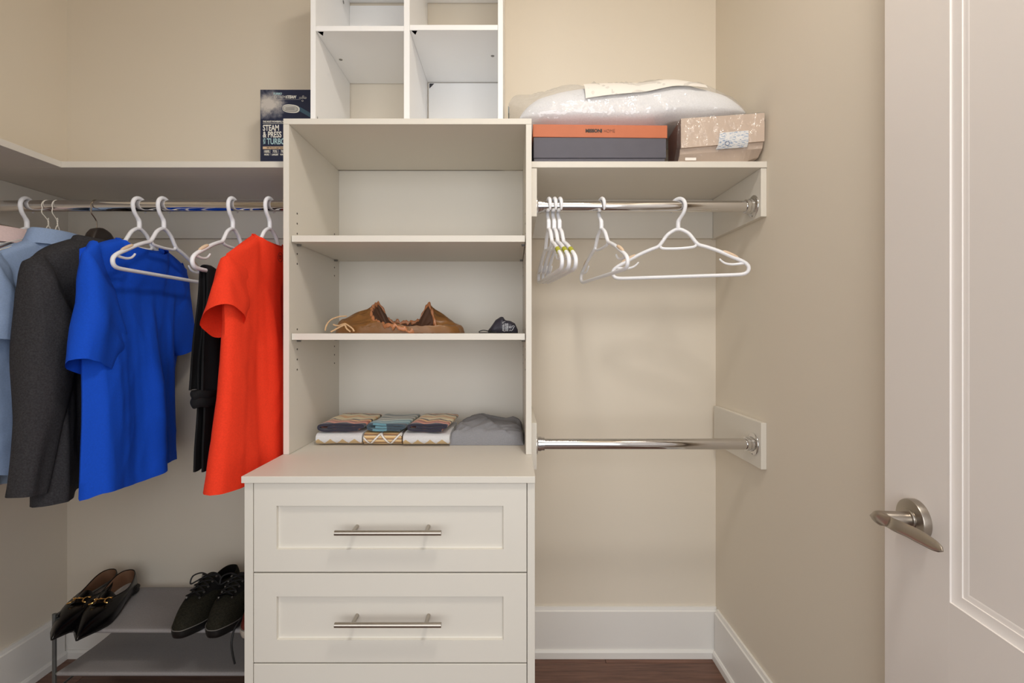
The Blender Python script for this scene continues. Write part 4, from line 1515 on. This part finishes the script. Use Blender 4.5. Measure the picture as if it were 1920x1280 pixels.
# grey folded garment
gc = thing('folded_cloth', 'rumpled plain grey folded cloth at the right end of the counter', 'cloth', (-0.077, 1.54, CT))
b = new_bm()
G = {}
nu, nv = 60, 46
gx0, gx1, gy0, gy1 = -0.190, 0.0340, 1.446, 1.640
for i in range(nu + 1):
    for j in range(nv + 1):
        u, v = -1 + 2 * i / nu, -1 + 2 * j / nv
        us, vs_ = sin(u * pi / 2), sin(v * pi / 2)
        x = (gx0 + gx1) / 2 + (gx1 - gx0) / 2 * us + 0.030 * ss(v, -0.8, 1) * ss(-us, 0.0, 1) + 0.004 * nz(u * 3, v * 3, 9)
        x = min(x, 0.0355)
        y = (gy0 + gy1) / 2 + (gy1 - gy0) / 2 * vs_ + 0.004 * nz(u * 4, v * 2, 3)
        e = (max(0, 1 - abs(us) ** 18) * max(0, 1 - abs(vs_) ** 14)) ** 0.5
        h = 0.034 + 0.018 * ss(v, -1.0, -0.1) + 0.013 * math.exp(-((us + 0.20) / 0.5) ** 2) * ss(v, -0.6, 0.3)
        crease = 0.006 * (1 - abs(nz(u * 2.2 + v * 1.5, v * 2.6 - u, 1.0))) ** 6 - 0.004 * (1 - abs(nz(u * 3 - v * 2, v * 2 + 5, 4.0))) ** 8
        layer = 0.010 * ss(us + 0.75 * (v + 0.55), 0.42, 0.47) * (1 - ss(v, 0.2, 0.6))
        z = CT + 0.0006 + e * (h + crease - layer * 0.6)
        G[i, j] = b.verts.new((x, y, z))
for i in range(nu):
    for j in range(nv):
        b.faces.new((G[i, j], G[i + 1, j], G[i + 1, j + 1], G[i, j + 1]))
obj('cloth', b, M['greycloth'], gc, smooth=True, recalc=True, angle=80)
# ------------------------------------------------------------ brown satin drawstring bag on the lower open shelf
M['satin'] = mat('brown_satin', rgb(124, 84, 42), 0.38, bump=(30, 0.35, 0.004), vary=0.12, sheen=0.0)
M['satin_rim'] = mat('copper_satin_hem', rgb(166, 108, 70), 0.30, bump=(60, 0.4, 0.003), vary=0.14)
M['satin_in'] = mat('dark_brown_lining', rgb(72, 44, 26), 0.6)
M['cord'] = mat('beige_twist_cord', rgb(206, 172, 132), 0.7, bump=(200, 0.4, 0.001), vary=0.15)
SH = 1.1604
db = thing('drawstring_bag', 'brown satin drawstring bag lying open with ruffled copper hem on the middle shelf', 'bag', (-0.35, 1.50, SH))
NA = 120
def lip(a):
    """rim loop seen from above, a = 0 at the right end, counter-clockwise, front at 3pi/2"""
    ca, sa = cos(a), sin(a)
    x = -0.338 + 0.098 * ca + 0.006 * nz(a * 2, 1, 1)
    y = 1.492 + (0.052 if sa > 0 else 0.092) * sa
    back = ss(sa, -0.15, 0.5)
    l_peak = math.exp(-((ca + 0.88) / 0.20) ** 2) * ss(sa, -0.75, 0.05)
    r_peak = math.exp(-((ca - 0.70) / 0.20) ** 2) * ss(sa, -0.75, 0.10)
    front_h = 0.007 + 0.030 * (1 - ss(ca, -1.0, 0.75)) + 0.003 * sin(a * 7)
    back_h = 0.036
    z = front_h * (1 - back) + back_h * back + 0.058 * l_peak + 0.056 * r_peak
    return Vector((x, y, SH + z + 0.0030 * sin(a * 27) + 0.0022 * sin(a * 43 + 1)))
def base_pt(a):
    ca, sa = cos(a), sin(a)
    x = -0.349 + 0.199 * math.copysign(abs(ca) ** 0.75, ca)
    y = 1.500 + 0.095 * math.copysign(abs(sa) ** 0.8, sa)
    return Vector((x + 0.006 * nz(a * 2.2, 4, 2), y + 0.006 * nz(a * 3.0, 8, 2), SH + 0.0006))
A = [2 * pi * k / NA for k in range(NA)]
def outer_row(t):
    r = []
    for a in A:
        p0, p1 = base_pt(a), lip(a)
        ca = cos(a)
        end = 0.030 * ss(abs(ca), 0.55, 1.0)
        k = t ** 1.15
        p = p0.lerp(p1, k)
        rise = (0.024 + 0.006 * nz(a * 1.7, 3, 3)) * (1 - t) * min(1, t / 0.18) ** 0.6 * (1.0 + 0.25 * ss(ca, 0.5, 1) + 0.45 * ss(-ca, 0.5, 1))
        fold = 0.008 * nz(a * 5, t * 3, 1.0) * min(1, t * 5) + 0.006 * nz(a * 13, t * 2, 6.0) * t
        p = p + Vector((0.4 * fold, -abs(fold) * 0.2, rise + fold))
        p.z = max(p.z, SH + 0.0006)
        r.append(p)
    return r
b = new_bm()
rows = [outer_row(t / 14) for t in range(15)]
loft(b, rows, True, True, False)
obj('bag_body', b, M['satin'], db, smooth=True, angle=80)
b = new_bm()
cen = Vector((-0.338, 1.495, SH + 0.012))
rows = []
for t in range(9):
    k = t / 8
    row = []
    for a in A:
        p = lip(a)
        q = Vector((p.x * 1.0, p.y, max(SH + 0.006, p.z - 0.0)))
        tgt = cen + (Vector((p.x, p.y, cen.z)) - cen) * 0.55
        tgt.z = SH + 0.009
        row.append(q.lerp(tgt, k) + Vector((0, 0.002 * (k > 0), 0.003 * nz(a * 8, k * 4, 2) * k)))
    rows.append(row)
loft(b, rows, True, False, True)
obj('lining', b, M['satin_in'], db, smooth=True, angle=80, label='dark inside of the bag')
b = new_bm()
rings = []
for i, a in enumerate(A):
    p = lip(a)
    n_ = Vector((cos(a), sin(a), 0))
    r_ = 0.0068 + 0.0022 * sin(a * 37) + 0.0018 * sin(a * 23 + 2)
    rings.append([p + n_ * r_ * 0.55 * cos(q) + Vector((0, 0, 1)) * (r_ * sin(q) - 0.002) for q in [2 * pi * j / 10 for j in range(10)]])
rings.append(rings[0])
loft(b, rings, True)
bmesh.ops.remove_doubles(b, verts=b.verts[:], dist=1e-6)
obj('ruffled_hem', b, M['satin_rim'], db, smooth=True, angle=80, label='ruffled copper satin hem')
def twist_cord(parent, pts, r=0.0023, name='cord'):
    P = spline(pts, 8)
    for ph in (0, pi):
        b = new_bm()
        q = []
        dist = 0
        for i, p in enumerate(P):
            if i:
                dist += (P[i] - P[i - 1]).length
            t = (P[min(i + 1, len(P) - 1)] - P[max(i - 1, 0)]).normalized()
            ref = Vector((0, 0, 1)) if abs(t.z) < 0.9 else Vector((1, 0, 0))
            u = (ref - t * ref.dot(t)).normalized()
            v = t.cross(u)
            w = dist * 620 + ph
            q.append(p + (u * cos(w) + v * sin(w)) * r * 0.55)
        tube(b, q, r * 0.62, 6)
        yield b
def cord(parent, pts):
    bm = new_bm()
    for b in twist_cord(parent, pts):
        add(bm, b)
    return obj('cord', bm, M['cord'], parent, smooth=True)
cord(db, [(-0.532, 1.425, SH + 0.026), (-0.515, 1.415, SH + 0.0225), (-0.500, 1.408, SH + 0.026), (-0.490, 1.405, SH + 0.028), (-0.478, 1.402, SH + 0.022), (-0.466, 1.400, SH + 0.013), (-0.462, 1.398, SH + 0.006)])
cord(db, [(-0.530, 1.400, SH + 0.004), (-0.515, 1.398, SH + 0.012), (-0.500, 1.400, SH + 0.020), (-0.490, 1.402, SH + 0.024), (-0.484, 1.400, SH + 0.014), (-0.472, 1.397, SH + 0.005)])
cord(db, [(-0.505, 1.46, SH + 0.052), (-0.525, 1.45, SH + 0.050), (-0.545, 1.44, SH + 0.040), (-0.556, 1.435, SH + 0.024), (-0.558, 1.43, SH + 0.008)])

# ------------------------------------------------------------ small black pouch with white print
M['nylon'] = mat('black_nylon', rgb(44, 42, 54), 0.45, bump=(40, 0.5, 0.004), vary=0.15)
M['print_silver'] = mat('printed_silver', rgb(198, 200, 206), 0.5)
pc = thing('drawstring_pouch', 'small black nylon pouch with silver print and cord loop at the right of the shelf', 'bag', (-0.035, 1.46, SH))
def pouch_r(t, a):
    # t along x from the gathered neck (left) to the flat end (right)
    x = -0.074 + 0.090 * t
    top = interp(t, [(0, 0.008), (0.10, 0.020), (0.25, 0.040), (0.42, 0.050), (0.50, 0.049), (0.58, 0.039), (0.75, 0.037), (0.9, 0.030), (1, 0.010)])
    hw = interp(t, [(0, 0.006), (0.15, 0.020), (0.45, 0.030), (0.8, 0.030), (1, 0.012)])
    ca, sa = cos(a), sin(a)
    zz = top * (0.5 + 0.5 * math.copysign(abs(sa) ** 0.8, sa))
    yy = hw * math.copysign(abs(ca) ** 0.8, ca)
    w = 0.0022 * nz(t * 6, a * 1.5, 2.0) + 0.0012 * sin(a * 9) * (1 - ss(t, 0.05, 0.35))
    lean = 0.010 * zz / 0.05
    return Vector((x + 0.3 * w, 1.455 + yy * (1 + w * 8) + lean, SH + 0.0006 + zz * (1 + w * 6) + 0.004 * (1 - ss(t, 0, 0.3)) * 0))
b = new_bm()
loft(b, [[pouch_r(t / 30, 2 * pi * k / 32) for k in range(32)] for t in range(31)], True, True, True)
obj('pouch_body', b, M['nylon'], pc, smooth=True, angle=80)
b = new_bm()
tube(b, spline([(-0.070, 1.440, SH + 0.006), (-0.086, 1.436, SH + 0.009), (-0.098, 1.434, SH + 0.006), (-0.099, 1.432, SH + 0.0025), (-0.088, 1.430, SH + 0.0022), (-0.070, 1.428, SH + 0.0025), (-0.055, 1.426, SH + 0.004), (-0.048, 1.424, SH + 0.0025)], 5), 0.0014, 6)
obj('cord_loop', b, M['black_cord'], pc, smooth=True)
b = new_bm()
tube(b, [(-0.066, 1.4300, SH + 0.007), (-0.066, 1.4235, SH + 0.004)], 0.0035, 10)
obj('cord_toggle', b, M['black_cord'], pc, smooth=True)
# print: rows of tiny lettering turned sideways and an outline emblem, laid on the pouch front
def on_pouch(x, h):
    """front surface point at world x, height fraction h above the shelf"""
    t = (x + 0.074) / 0.090
    best = None
    for k in range(60):
        a = pi + (pi / 2) * (2 * k / 59 - 1) * 0.98
        p = pouch_r(t, a)
        d = abs(p.z - SH - h)
        if best is None or d < best[0]:
            best = (d, p)
    return best[1] + Vector((0, -0.0011, 0.0002))
def stroke(bm, pts, r=0.0007):
    tube(bm, [on_pouch(x, h) for x, h in pts], r, 5)
b = new_bm()
for i, x in enumerate((-0.0290, -0.0258, -0.0205, -0.0172, -0.0142)):
    lo, hi = (0.008, 0.027) if i < 2 else (0.006, 0.029)
    h = lo
    while h < hi:
        l = 0.0022 + 0.0012 * ((i * 7 + int(h * 2000)) % 3)
        stroke(b, [(x, h), (x, min(hi, h + l))], 0.00105)
        h += l + 0.0011
o = obj('printed_lettering', b, M['print_silver'], pc)
o['kind'] = 'stuff'
b = new_bm()
stroke(b, spline([(-0.0105, 0.0210, 0), (-0.0100, 0.0165, 0), (-0.0040, 0.0165, 0), (-0.0015, 0.0190, 0), (-0.0060, 0.0195, 0), (-0.0095, 0.0185, 0)], 2) and [(-0.0105, 0.0210), (-0.0100, 0.0165), (-0.0040, 0.0165), (-0.0015, 0.0190), (-0.0060, 0.0195), (-0.0095, 0.0185)])
stroke(b, [(-0.0015, 0.0190), (0.0005, 0.0225), (0.0040, 0.0225), (0.0065, 0.0205), (0.0040, 0.0165), (0.0020, 0.0190), (0.0020, 0.0140), (-0.0010, 0.0090), (-0.0040, 0.0065), (-0.0065, 0.0095), (-0.0095, 0.0070)])
stroke(b, [(-0.0305, 0.0300), (-0.0270, 0.0330), (-0.0220, 0.0355)], 0.0006)
stroke(b, [(-0.0295, 0.0085), (-0.0260, 0.0055), (-0.0230, 0.0050)], 0.0006)
obj('printed_emblem', b, M['print_silver'], pc)

# ------------------------------------------------------------ shoe rack in the left corner
rk = thing('shoe_rack', 'two-tier shoe rack of grey fabric on thin metal tubes, in the left corner', 'rack', (-1.04, 1.57, 0))
KX0, KX1, KF, KB = -1.383, -0.690, 1.449, 1.682
def rtube(name, pts, r=0.0055):
    b = new_bm()
    tube(b, pts, r, 12)
    return obj(name, b, M['rack_metal'], rk, smooth=True)
for x in (KX0, KX1):
    for y_ in (KF, KB):
        rtube('post', [(x, y_, 0.0006), (x, y_, 0.314)])
    rtube('side_rail', [(x, KF + 0.006, 0.307), (x, KB - 0.006, 0.307)], 0.004)
    rtube('side_rail', [(x, KF + 0.006, 0.083), (x, KB - 0.006, 0.083)], 0.003)
for z_ in (0.2635, 0.134):
    rtube('cross_bar', [(KX0 + 0.006, KF, z_), (KX1 - 0.006, KF, z_)], 0.0045)
    rtube('cross_bar', [(KX0 + 0.006, KB, z_), (KX1 - 0.006, KB, z_)], 0.0045)
    b = new_bm()
    rows = []
    prof = []
    for k in range(9):
        a = -pi / 2 - pi * k / 8
        prof.append((KF + 0.0062 * cos(a) * 1.0, 0.0062 * sin(a)))
    for k in range(1, 12):
        t = k / 12
        prof.append((KF + (KB - KF) * t, 0.0062 - 0.006 * sin(pi * t)))
    for k in range(9):
        a = pi / 2 - pi * k / 8
        prof.append((KB + 0.0062 * cos(a), 0.0062 * sin(a)))
    for i in range(25):
        u = i / 24
        x = KX0 + 0.012 + (KX1 - KX0 - 0.024) * u
        rows.append([Vector((x, yy_, z_ + zz_ + 0.0015 * nz(u * 6, yy_ * 14, z_ * 9) * (KF + 0.02 < yy_ < KB - 0.02))) for yy_, zz_ in prof])
    loft(b, rows, False)
    bmesh.ops.recalc_face_normals(b, faces=b.faces[:])
    obj('fabric_shelf', b, M['rackcloth'], rk, smooth=True, angle=60, label='taut grey fabric shelf')

# ------------------------------------------------------------ shoes (local: toe towards +y, ball of the foot near the middle)
M['patent'] = mat('black_polished_leather', rgb(8, 7, 8), 0.2, spec=0.35)
M['sole_black'] = mat('black_rubber', rgb(16, 15, 15), 0.5)
M['shoe_lining'] = mat('tan_leather_lining', rgb(116, 84, 62), 0.5, vary=0.1)
M['insole'] = mat('grey_taupe_insole', rgb(168, 162, 156), 0.7)
M['suede'] = cloth('black_olive_suede', rgb(38, 36, 27), weave=500, vary=0.45, wrinkle=0.8, sheen=0.0)
M['black_suede'] = cloth('black_suede', rgb(22, 21, 20), weave=500, vary=0.2, sheen=0.0)
M['welt'] = mat('grey_welt', rgb(120, 116, 110), 0.6)
M['redshoe'] = mat('oxblood_leather', rgb(96, 34, 26), 0.4, vary=0.15)
M['sole_cream'] = mat('cream_rubber', rgb(190, 180, 168), 0.6)

def shoe(t, Ln, Wd, pointed, top_open, hh, vamp_h, heel_h, up_mat, lin_mat, sole_mat, sole_t, sole_rise, insole_mat, sneaker=False):
    n = 64
    def outline(a, grow=0.0):
        # a = 0 at toe, going round
        ca, sa = cos(a), sin(a)
        y = (Ln / 2 + grow) * ca
        f = (y / (Ln / 2) + 1) / 2          # 0 heel .. 1 toe
        w = interp(f, [(0, 0.70), (0.18, 0.74), (0.40, 0.78), (0.60, 0.94), (0.72, 1.0), (0.85, 0.95 if not pointed else 0.72), (0.94, 0.86 if not pointed else 0.42), (1.0, 0.72 if not pointed else 0.16)])
        s = math.copysign(abs(sa) ** (0.60 if not pointed else 0.66), sa)
        x = (Wd / 2 + grow) * w * s
        x += 0.006 * sin(pi * f)            # slight banana bend
        return x, y, f
    def sole_z(f):
        return heel_h * (1 - ss(f, 0.12, 0.50)) + 0.010 * ss(f, 0.72, 1.0)
    base_z = sole_t
    # sole slab
    b = new_bm()
    rings = []
    for zz, g in ((0, -0.002), (0.0015, 0.0), (sole_t * 0.5, 0.0012 + sole_rise), (sole_t, 0.0012 + sole_rise), (sole_t + 0.001, -0.002)):
        ring = []
        for k in range(n):
            x, y, f = outline(2 * pi * k / n, g)
            ring.append(Vector((x, y, zz + sole_z(f))))
        rings.append(ring)
    loft(b, rings, True, True, True)
    so = obj('sole', b, sole_mat, t, local=True, smooth=True, angle=40)
    if heel_h > 0:
        b = new_bm()
        rings = []
        for zz, sc in ((0.0003, 0.90), (heel_h * 0.6, 0.93), (heel_h + 0.001, 1.0)):
            rings.append([Vector((0.002 + Wd * 0.355 * sc * math.copysign(abs(sin(2 * pi * k / 28)) ** 0.8, sin(2 * pi * k / 28)), -Ln / 2 + 0.033 * sc + 0.034 * sc * cos(2 * pi * k / 28) * (1.0), zz)) for k in range(28)])
        loft(b, rings, True, True, True)
        obj('heel', b, sole_mat, t, local=True, smooth=True)
    # opening ring
    of, ol, ow = top_open
    def opening(a):
        ca, sa = cos(a), sin(a)
        y = of + ol * ca
        x = ow * math.copysign(abs(sa) ** 0.85, sa) + 0.003
        f = (ca + 1) / 2
        z = base_z + sole_z(0.1) * (1 - f) + hh * (1 - f) ** 1.0 * 1.0 + vamp_h * f - 0.010 * sin(pi * f) ** 2
        return Vector((x, y, z))
    rows = []
    T = 14
    for j in range(T + 1):
        q = j / T
        row = []
        for k in range(n):
            a = 2 * pi * k / n
            x, y, f = outline(a, 0.0)
            o_ = opening(a)
            p0 = Vector((x, y, base_z + sole_z(f)))
            plan = q ** 1.25
            rise = 1 - (1 - q) ** ((2.5 if sneaker else 1.9) if f > 0.55 else 1.5)
            # toe box keeps some height near the front
            p = Vector((p0.x + (o_.x - p0.x) * plan, p0.y + (o_.y - p0.y) * plan, p0.z + (o_.z - p0.z) * rise))
            bul = 0.004 * sin(pi * q)
            p.x += bul * math.copysign(1, p.x) * (abs(sin(a)))
            if f > 0.6:
                p.z += 0.004 * sin(pi * min(1, q * 1.3)) * (1 - 0.5 * pointed) + 0.0016 * nz(a * 6, q * 9, 2) * (0 if pointed else 1)
            row.append(p)
        rows.append(row)
    b = new_bm()
    loft(b, rows, True)
    upper = obj('upper', b, up_mat, t, local=True, smooth=True, angle=70)
    b = new_bm()
    rows2 = []
    for j in range(7):
        q = j / 6
        row = []
        for k in range(n):
            a = 2 * pi * k / n
            o_ = opening(a)
            x, y, f = outline(a, -0.004)
            yb_ = max(-Ln / 2 + 0.006, min(y, of + ol + 0.03))
            tgt = Vector((x * 0.86, yb_, base_z + sole_z(f) + 0.003))
            row.append((o_ + Vector((0, 0, 0.0005))).lerp(tgt, q) + Vector((0.0015 * -math.copysign(1, sin(a)) * (0 < j), 0.002 * (j > 0) * (1 if cos(a) < 0 else -0.2), 0)))
        rows2.append(row)
    loft(b, rows2, True)
    obj('lining', b, lin_mat, t, local=True, smooth=True, angle=70)
    b = new_bm()
    vs = [b.verts.new(p + Vector((0, 0, 0.0006))) for p in rows2[-1]]
    b.faces.new(vs)
    obj('insole', b, insole_mat, t, local=True)
    b = new_bm()
    tube(b, [opening(2 * pi * k / n) for k in range(n)], 0.0016, 6, closed=True)
    obj('topline', b, up_mat, t, local=True, smooth=True)
    if sneaker:
        b = new_bm()
        tube(b, [(lambda x, y, f: (x, y, base_z + sole_z(f)))(*outline(2 * pi * k / n, 0.0020)) for k in range(n)], 0.0013, 6, closed=True)
        obj('welt', b, M['welt'], t, local=True, smooth=True, label='thin pale welt line')
    return opening, base_z

def loafer(label):
    t = thing('loafer', label, 'shoe', (0, 0, 0), 0, 'black pointed loafers on the rack')
    op, bz = shoe(t, 0.302, 0.098, True, (-0.062, 0.072, 0.036), 0.054, 0.046, 0.014, M['patent'], M['shoe_lining'], M['sole_black'], 0.005, 0.0, M['insole'])
    # raised tongue flap over the instep
    b = new_bm()
    rows = []
    for i in range(11):
        v = i / 10
        row = []
        for j in range(15):
            u = -1 + 2 * j / 14
            w = 0.0265 * (1 - 0.25 * v) * (1 if v > 0.12 else 0.82 + 1.5 * v)
            y = -0.010 + 0.052 * v
            z = bz + 0.064 - 0.016 * v - 0.017 * abs(u) ** 2.2 - 0.006 * v * v
            row.append(Vector((0.003 + w * u, y, z)))
        rows.append(row)
    loft(b, rows, False)
    bmesh.ops.recalc_face_normals(b, faces=b.faces[:])
    bmesh.ops.solidify(b, geom=b.faces[:], thickness=0.003)
    obj('tongue', b, M['patent'], t, local=True, smooth=True, angle=50)
    b = new_bm()
    rows = []
    for i in range(7):
        v = i / 6
        rows.append([Vector((0.003 + 0.041 * (-1 + 2 * j / 16), 0.018 + 0.018 * v, bz + 0.0560 - 0.030 * abs(-1 + 2 * j / 16) ** 2.4 - 0.005 * v)) for j in range(17)])
    loft(b, rows, False)
    bmesh.ops.recalc_face_normals(b, faces=b.faces[:])
    bmesh.ops.solidify(b, geom=b.faces[:], thickness=0.002)
    obj('strap', b, M['patent'], t, local=True, smooth=True, angle=50)
    b = new_bm()
    for s in (1, -1):
        pts = []
        for k in range(13):
            a = -pi * 0.62 + 2 * pi * 0.62 * k / 12
            pts.append((0.003 + s * (0.021 + 0.009 * cos(a) * -1), 0.027 + 0.014 * sin(a), bz + 0.0570 - 0.0045 * cos(a) * -1 * 0.6 - 0.004))
        tube(b, pts, lambda u: 0.0017 + 0.0012 * abs(2 * u - 1), 8)
    tube(b, [(-0.010, 0.027, bz + 0.0580), (0.003, 0.027, bz + 0.0595), (0.016, 0.027, bz + 0.0580)], 0.0014, 8)
    lathe(b, [(0, 0.0), (0, 0.003), (0.005, 0.003), (0.005, 0)], (0.0005, 0.027, bz + 0.0595), (1, 0, 0), 10)
    obj('gold_bit', b, M['gold'], t, local=True, smooth=True, label='gold horsebit bar')
    return t

def sneaker(label, name='sneaker', up='suede', low='sole_black', lace='black_cord', group='black suede sneakers on the rack'):
    t = thing(name, label, 'shoe', (0, 0, 0), 0, group)
    op, bz = shoe(t, 0.295, 0.098, False, (-0.070, 0.062, 0.030), 0.062, 0.066, 0.0, M[up], M['black_suede'], M[low], 0.024, 0.0015, M['black_suede'], True)
    b = new_bm()
    ring = []
    rows = []
    for i in range(15):
        v = i / 14
        row = []
        for j in range(13):
            u = -1 + 2 * j / 12
            w = 0.026 - 0.006 * v
            y = -0.024 + 0.098 * v
            z = bz + 0.093 - 0.030 * v - 0.012 * abs(u) ** 2
            row.append(Vector((0.004 + w * u, y, z)))
        rows.append(row)
    loft(b, rows, False)
    bmesh.ops.recalc_face_normals(b, faces=b.faces[:])
    bmesh.ops.solidify(b, geom=b.faces[:], thickness=0.004)
    obj('tongue', b, M[up], t, local=True, smooth=True, angle=50)
    # eyestays either side of the tongue
    for s in (1, -1):
        b = new_bm()
        rows = []
        for i in range(13):
            v = i / 12
            y = -0.012 + 0.092 * v
            z = bz + 0.091 - 0.030 * v
            xi, xo = 0.017 - 0.003 * v, 0.040 - 0.002 * v
            rows.append([Vector((0.004 + s * xi, y, z - 0.002)), Vector((0.004 + s * (xi + 0.010), y, z - 0.006)), Vector((0.004 + s * xo, y - 0.004, z - 0.026)), Vector((0.004 + s * (xo + 0.003), y - 0.006, z - 0.038 + 0.012 * v))])
        loft(b, rows, False)
        bmesh.ops.recalc_face_normals(b, faces=b.faces[:])
        bmesh.ops.solidify(b, geom=b.faces[:], thickness=0.003)
        ey = obj('eyestay', b, M['black_suede'] if up == 'suede' else M[up], t, local=True, smooth=True, angle=50)
        b = new_bm()
        for k in range(5):
            v = 0.08 + 0.84 * k / 4
            lathe(b, [(0, 0.0033), (0.0022, 0.0028), (0.0022, 0.0018)], (0.004 + s * (0.0225 - 0.003 * v), -0.012 + 0.092 * v, bz + 0.0912 - 0.030 * v), (s * 0.4, 0.3, 0.85), 10)
        o = obj('eyelet', b, M['screw'], ey, local=True)
        o['kind'] = 'stuff'
    b = new_bm()
    for k in range(5):
        v = 0.08 + 0.84 * k / 4
        v2 = 0.08 + 0.84 * min(4, k + 1) / 4
        for s in (1, -1):
            y0_, y1_ = -0.012 + 0.092 * v, -0.012 + 0.092 * v2
            z0_, z1_ = bz + 0.097 - 0.030 * v, bz + 0.097 - 0.030 * v2
            tube(b, spline([(0.004 + s * 0.022, y1_, z1_), (0.004, (y0_ + y1_) / 2, (z0_ + z1_) / 2 + 0.004), (0.004 - s * 0.022, y0_, z0_)], 4), 0.0026, 6, squash=0.7)
    obj('laces', b, M[lace], t, local=True, smooth=True)
    b = new_bm()
    for s in (1, -1):
        tube(b, spline([(0.004, 0.000, bz + 0.094), (0.004 + s * 0.020, 0.004, bz + 0.104), (0.004 + s * 0.044, 0.010, bz + 0.096), (0.004 + s * 0.046, 0.018, bz + 0.076), (0.004 + s * 0.026, 0.012, bz + 0.084), (0.004, 0.002, bz + 0.094)], 5), 0.0023, 6)
    obj('lace_bow', b, M[lace], t, local=True, smooth=True)
    return t

RZT = 0.2635 + 0.0066
l1 = loafer('black polished pointed loafer with gold bit, left one of the pair')
l1.location = (-1.356, 1.528, RZT)
l1.rotation_euler = (radians(-1.5), 0, pi + 0.20)
l2 = dup(l1, (-1.286, 1.524, RZT), pi + 0.23, 'black polished pointed loafer with gold bit, right one of the pair', 'black pointed loafers on the rack')
l2.rotation_euler = (radians(-1.5), 0, pi + 0.23)
s1 = sneaker('black and olive suede lace-up sneaker, left one of the pair')
s1.location = (-0.966, 1.534, RZT)
s1.rotation_euler = (radians(-1), 0, pi - 0.02)
s2 = dup(s1, (-0.872, 1.532, RZT), pi + 0.04, 'black and olive suede lace-up sneaker, right one, nearest the drawer chest', 'black suede sneakers on the rack')
s3 = sneaker('oxblood sneaker with cream sole half hidden behind the drawer chest', up='redshoe', low='sole_cream', group='red sneaker on the rack')
del s3['group']
s3.location = (-0.765, 1.530, RZT)
s3.rotation_euler = (0, 0, pi)
b = new_bm()
tube(b, spline([(0.040, 0.096, 0.045), (0.046, 0.128, 0.030), (0.045, 0.146, 0.000), (0.040, 0.150, -0.030), (0.034, 0.149, -0.060)], 4), lambda u: 0.0028, 6)
obj('loose_lace', b, M['black_cord'], s3, local=True, smooth=True, label='black lace hanging over the edge')
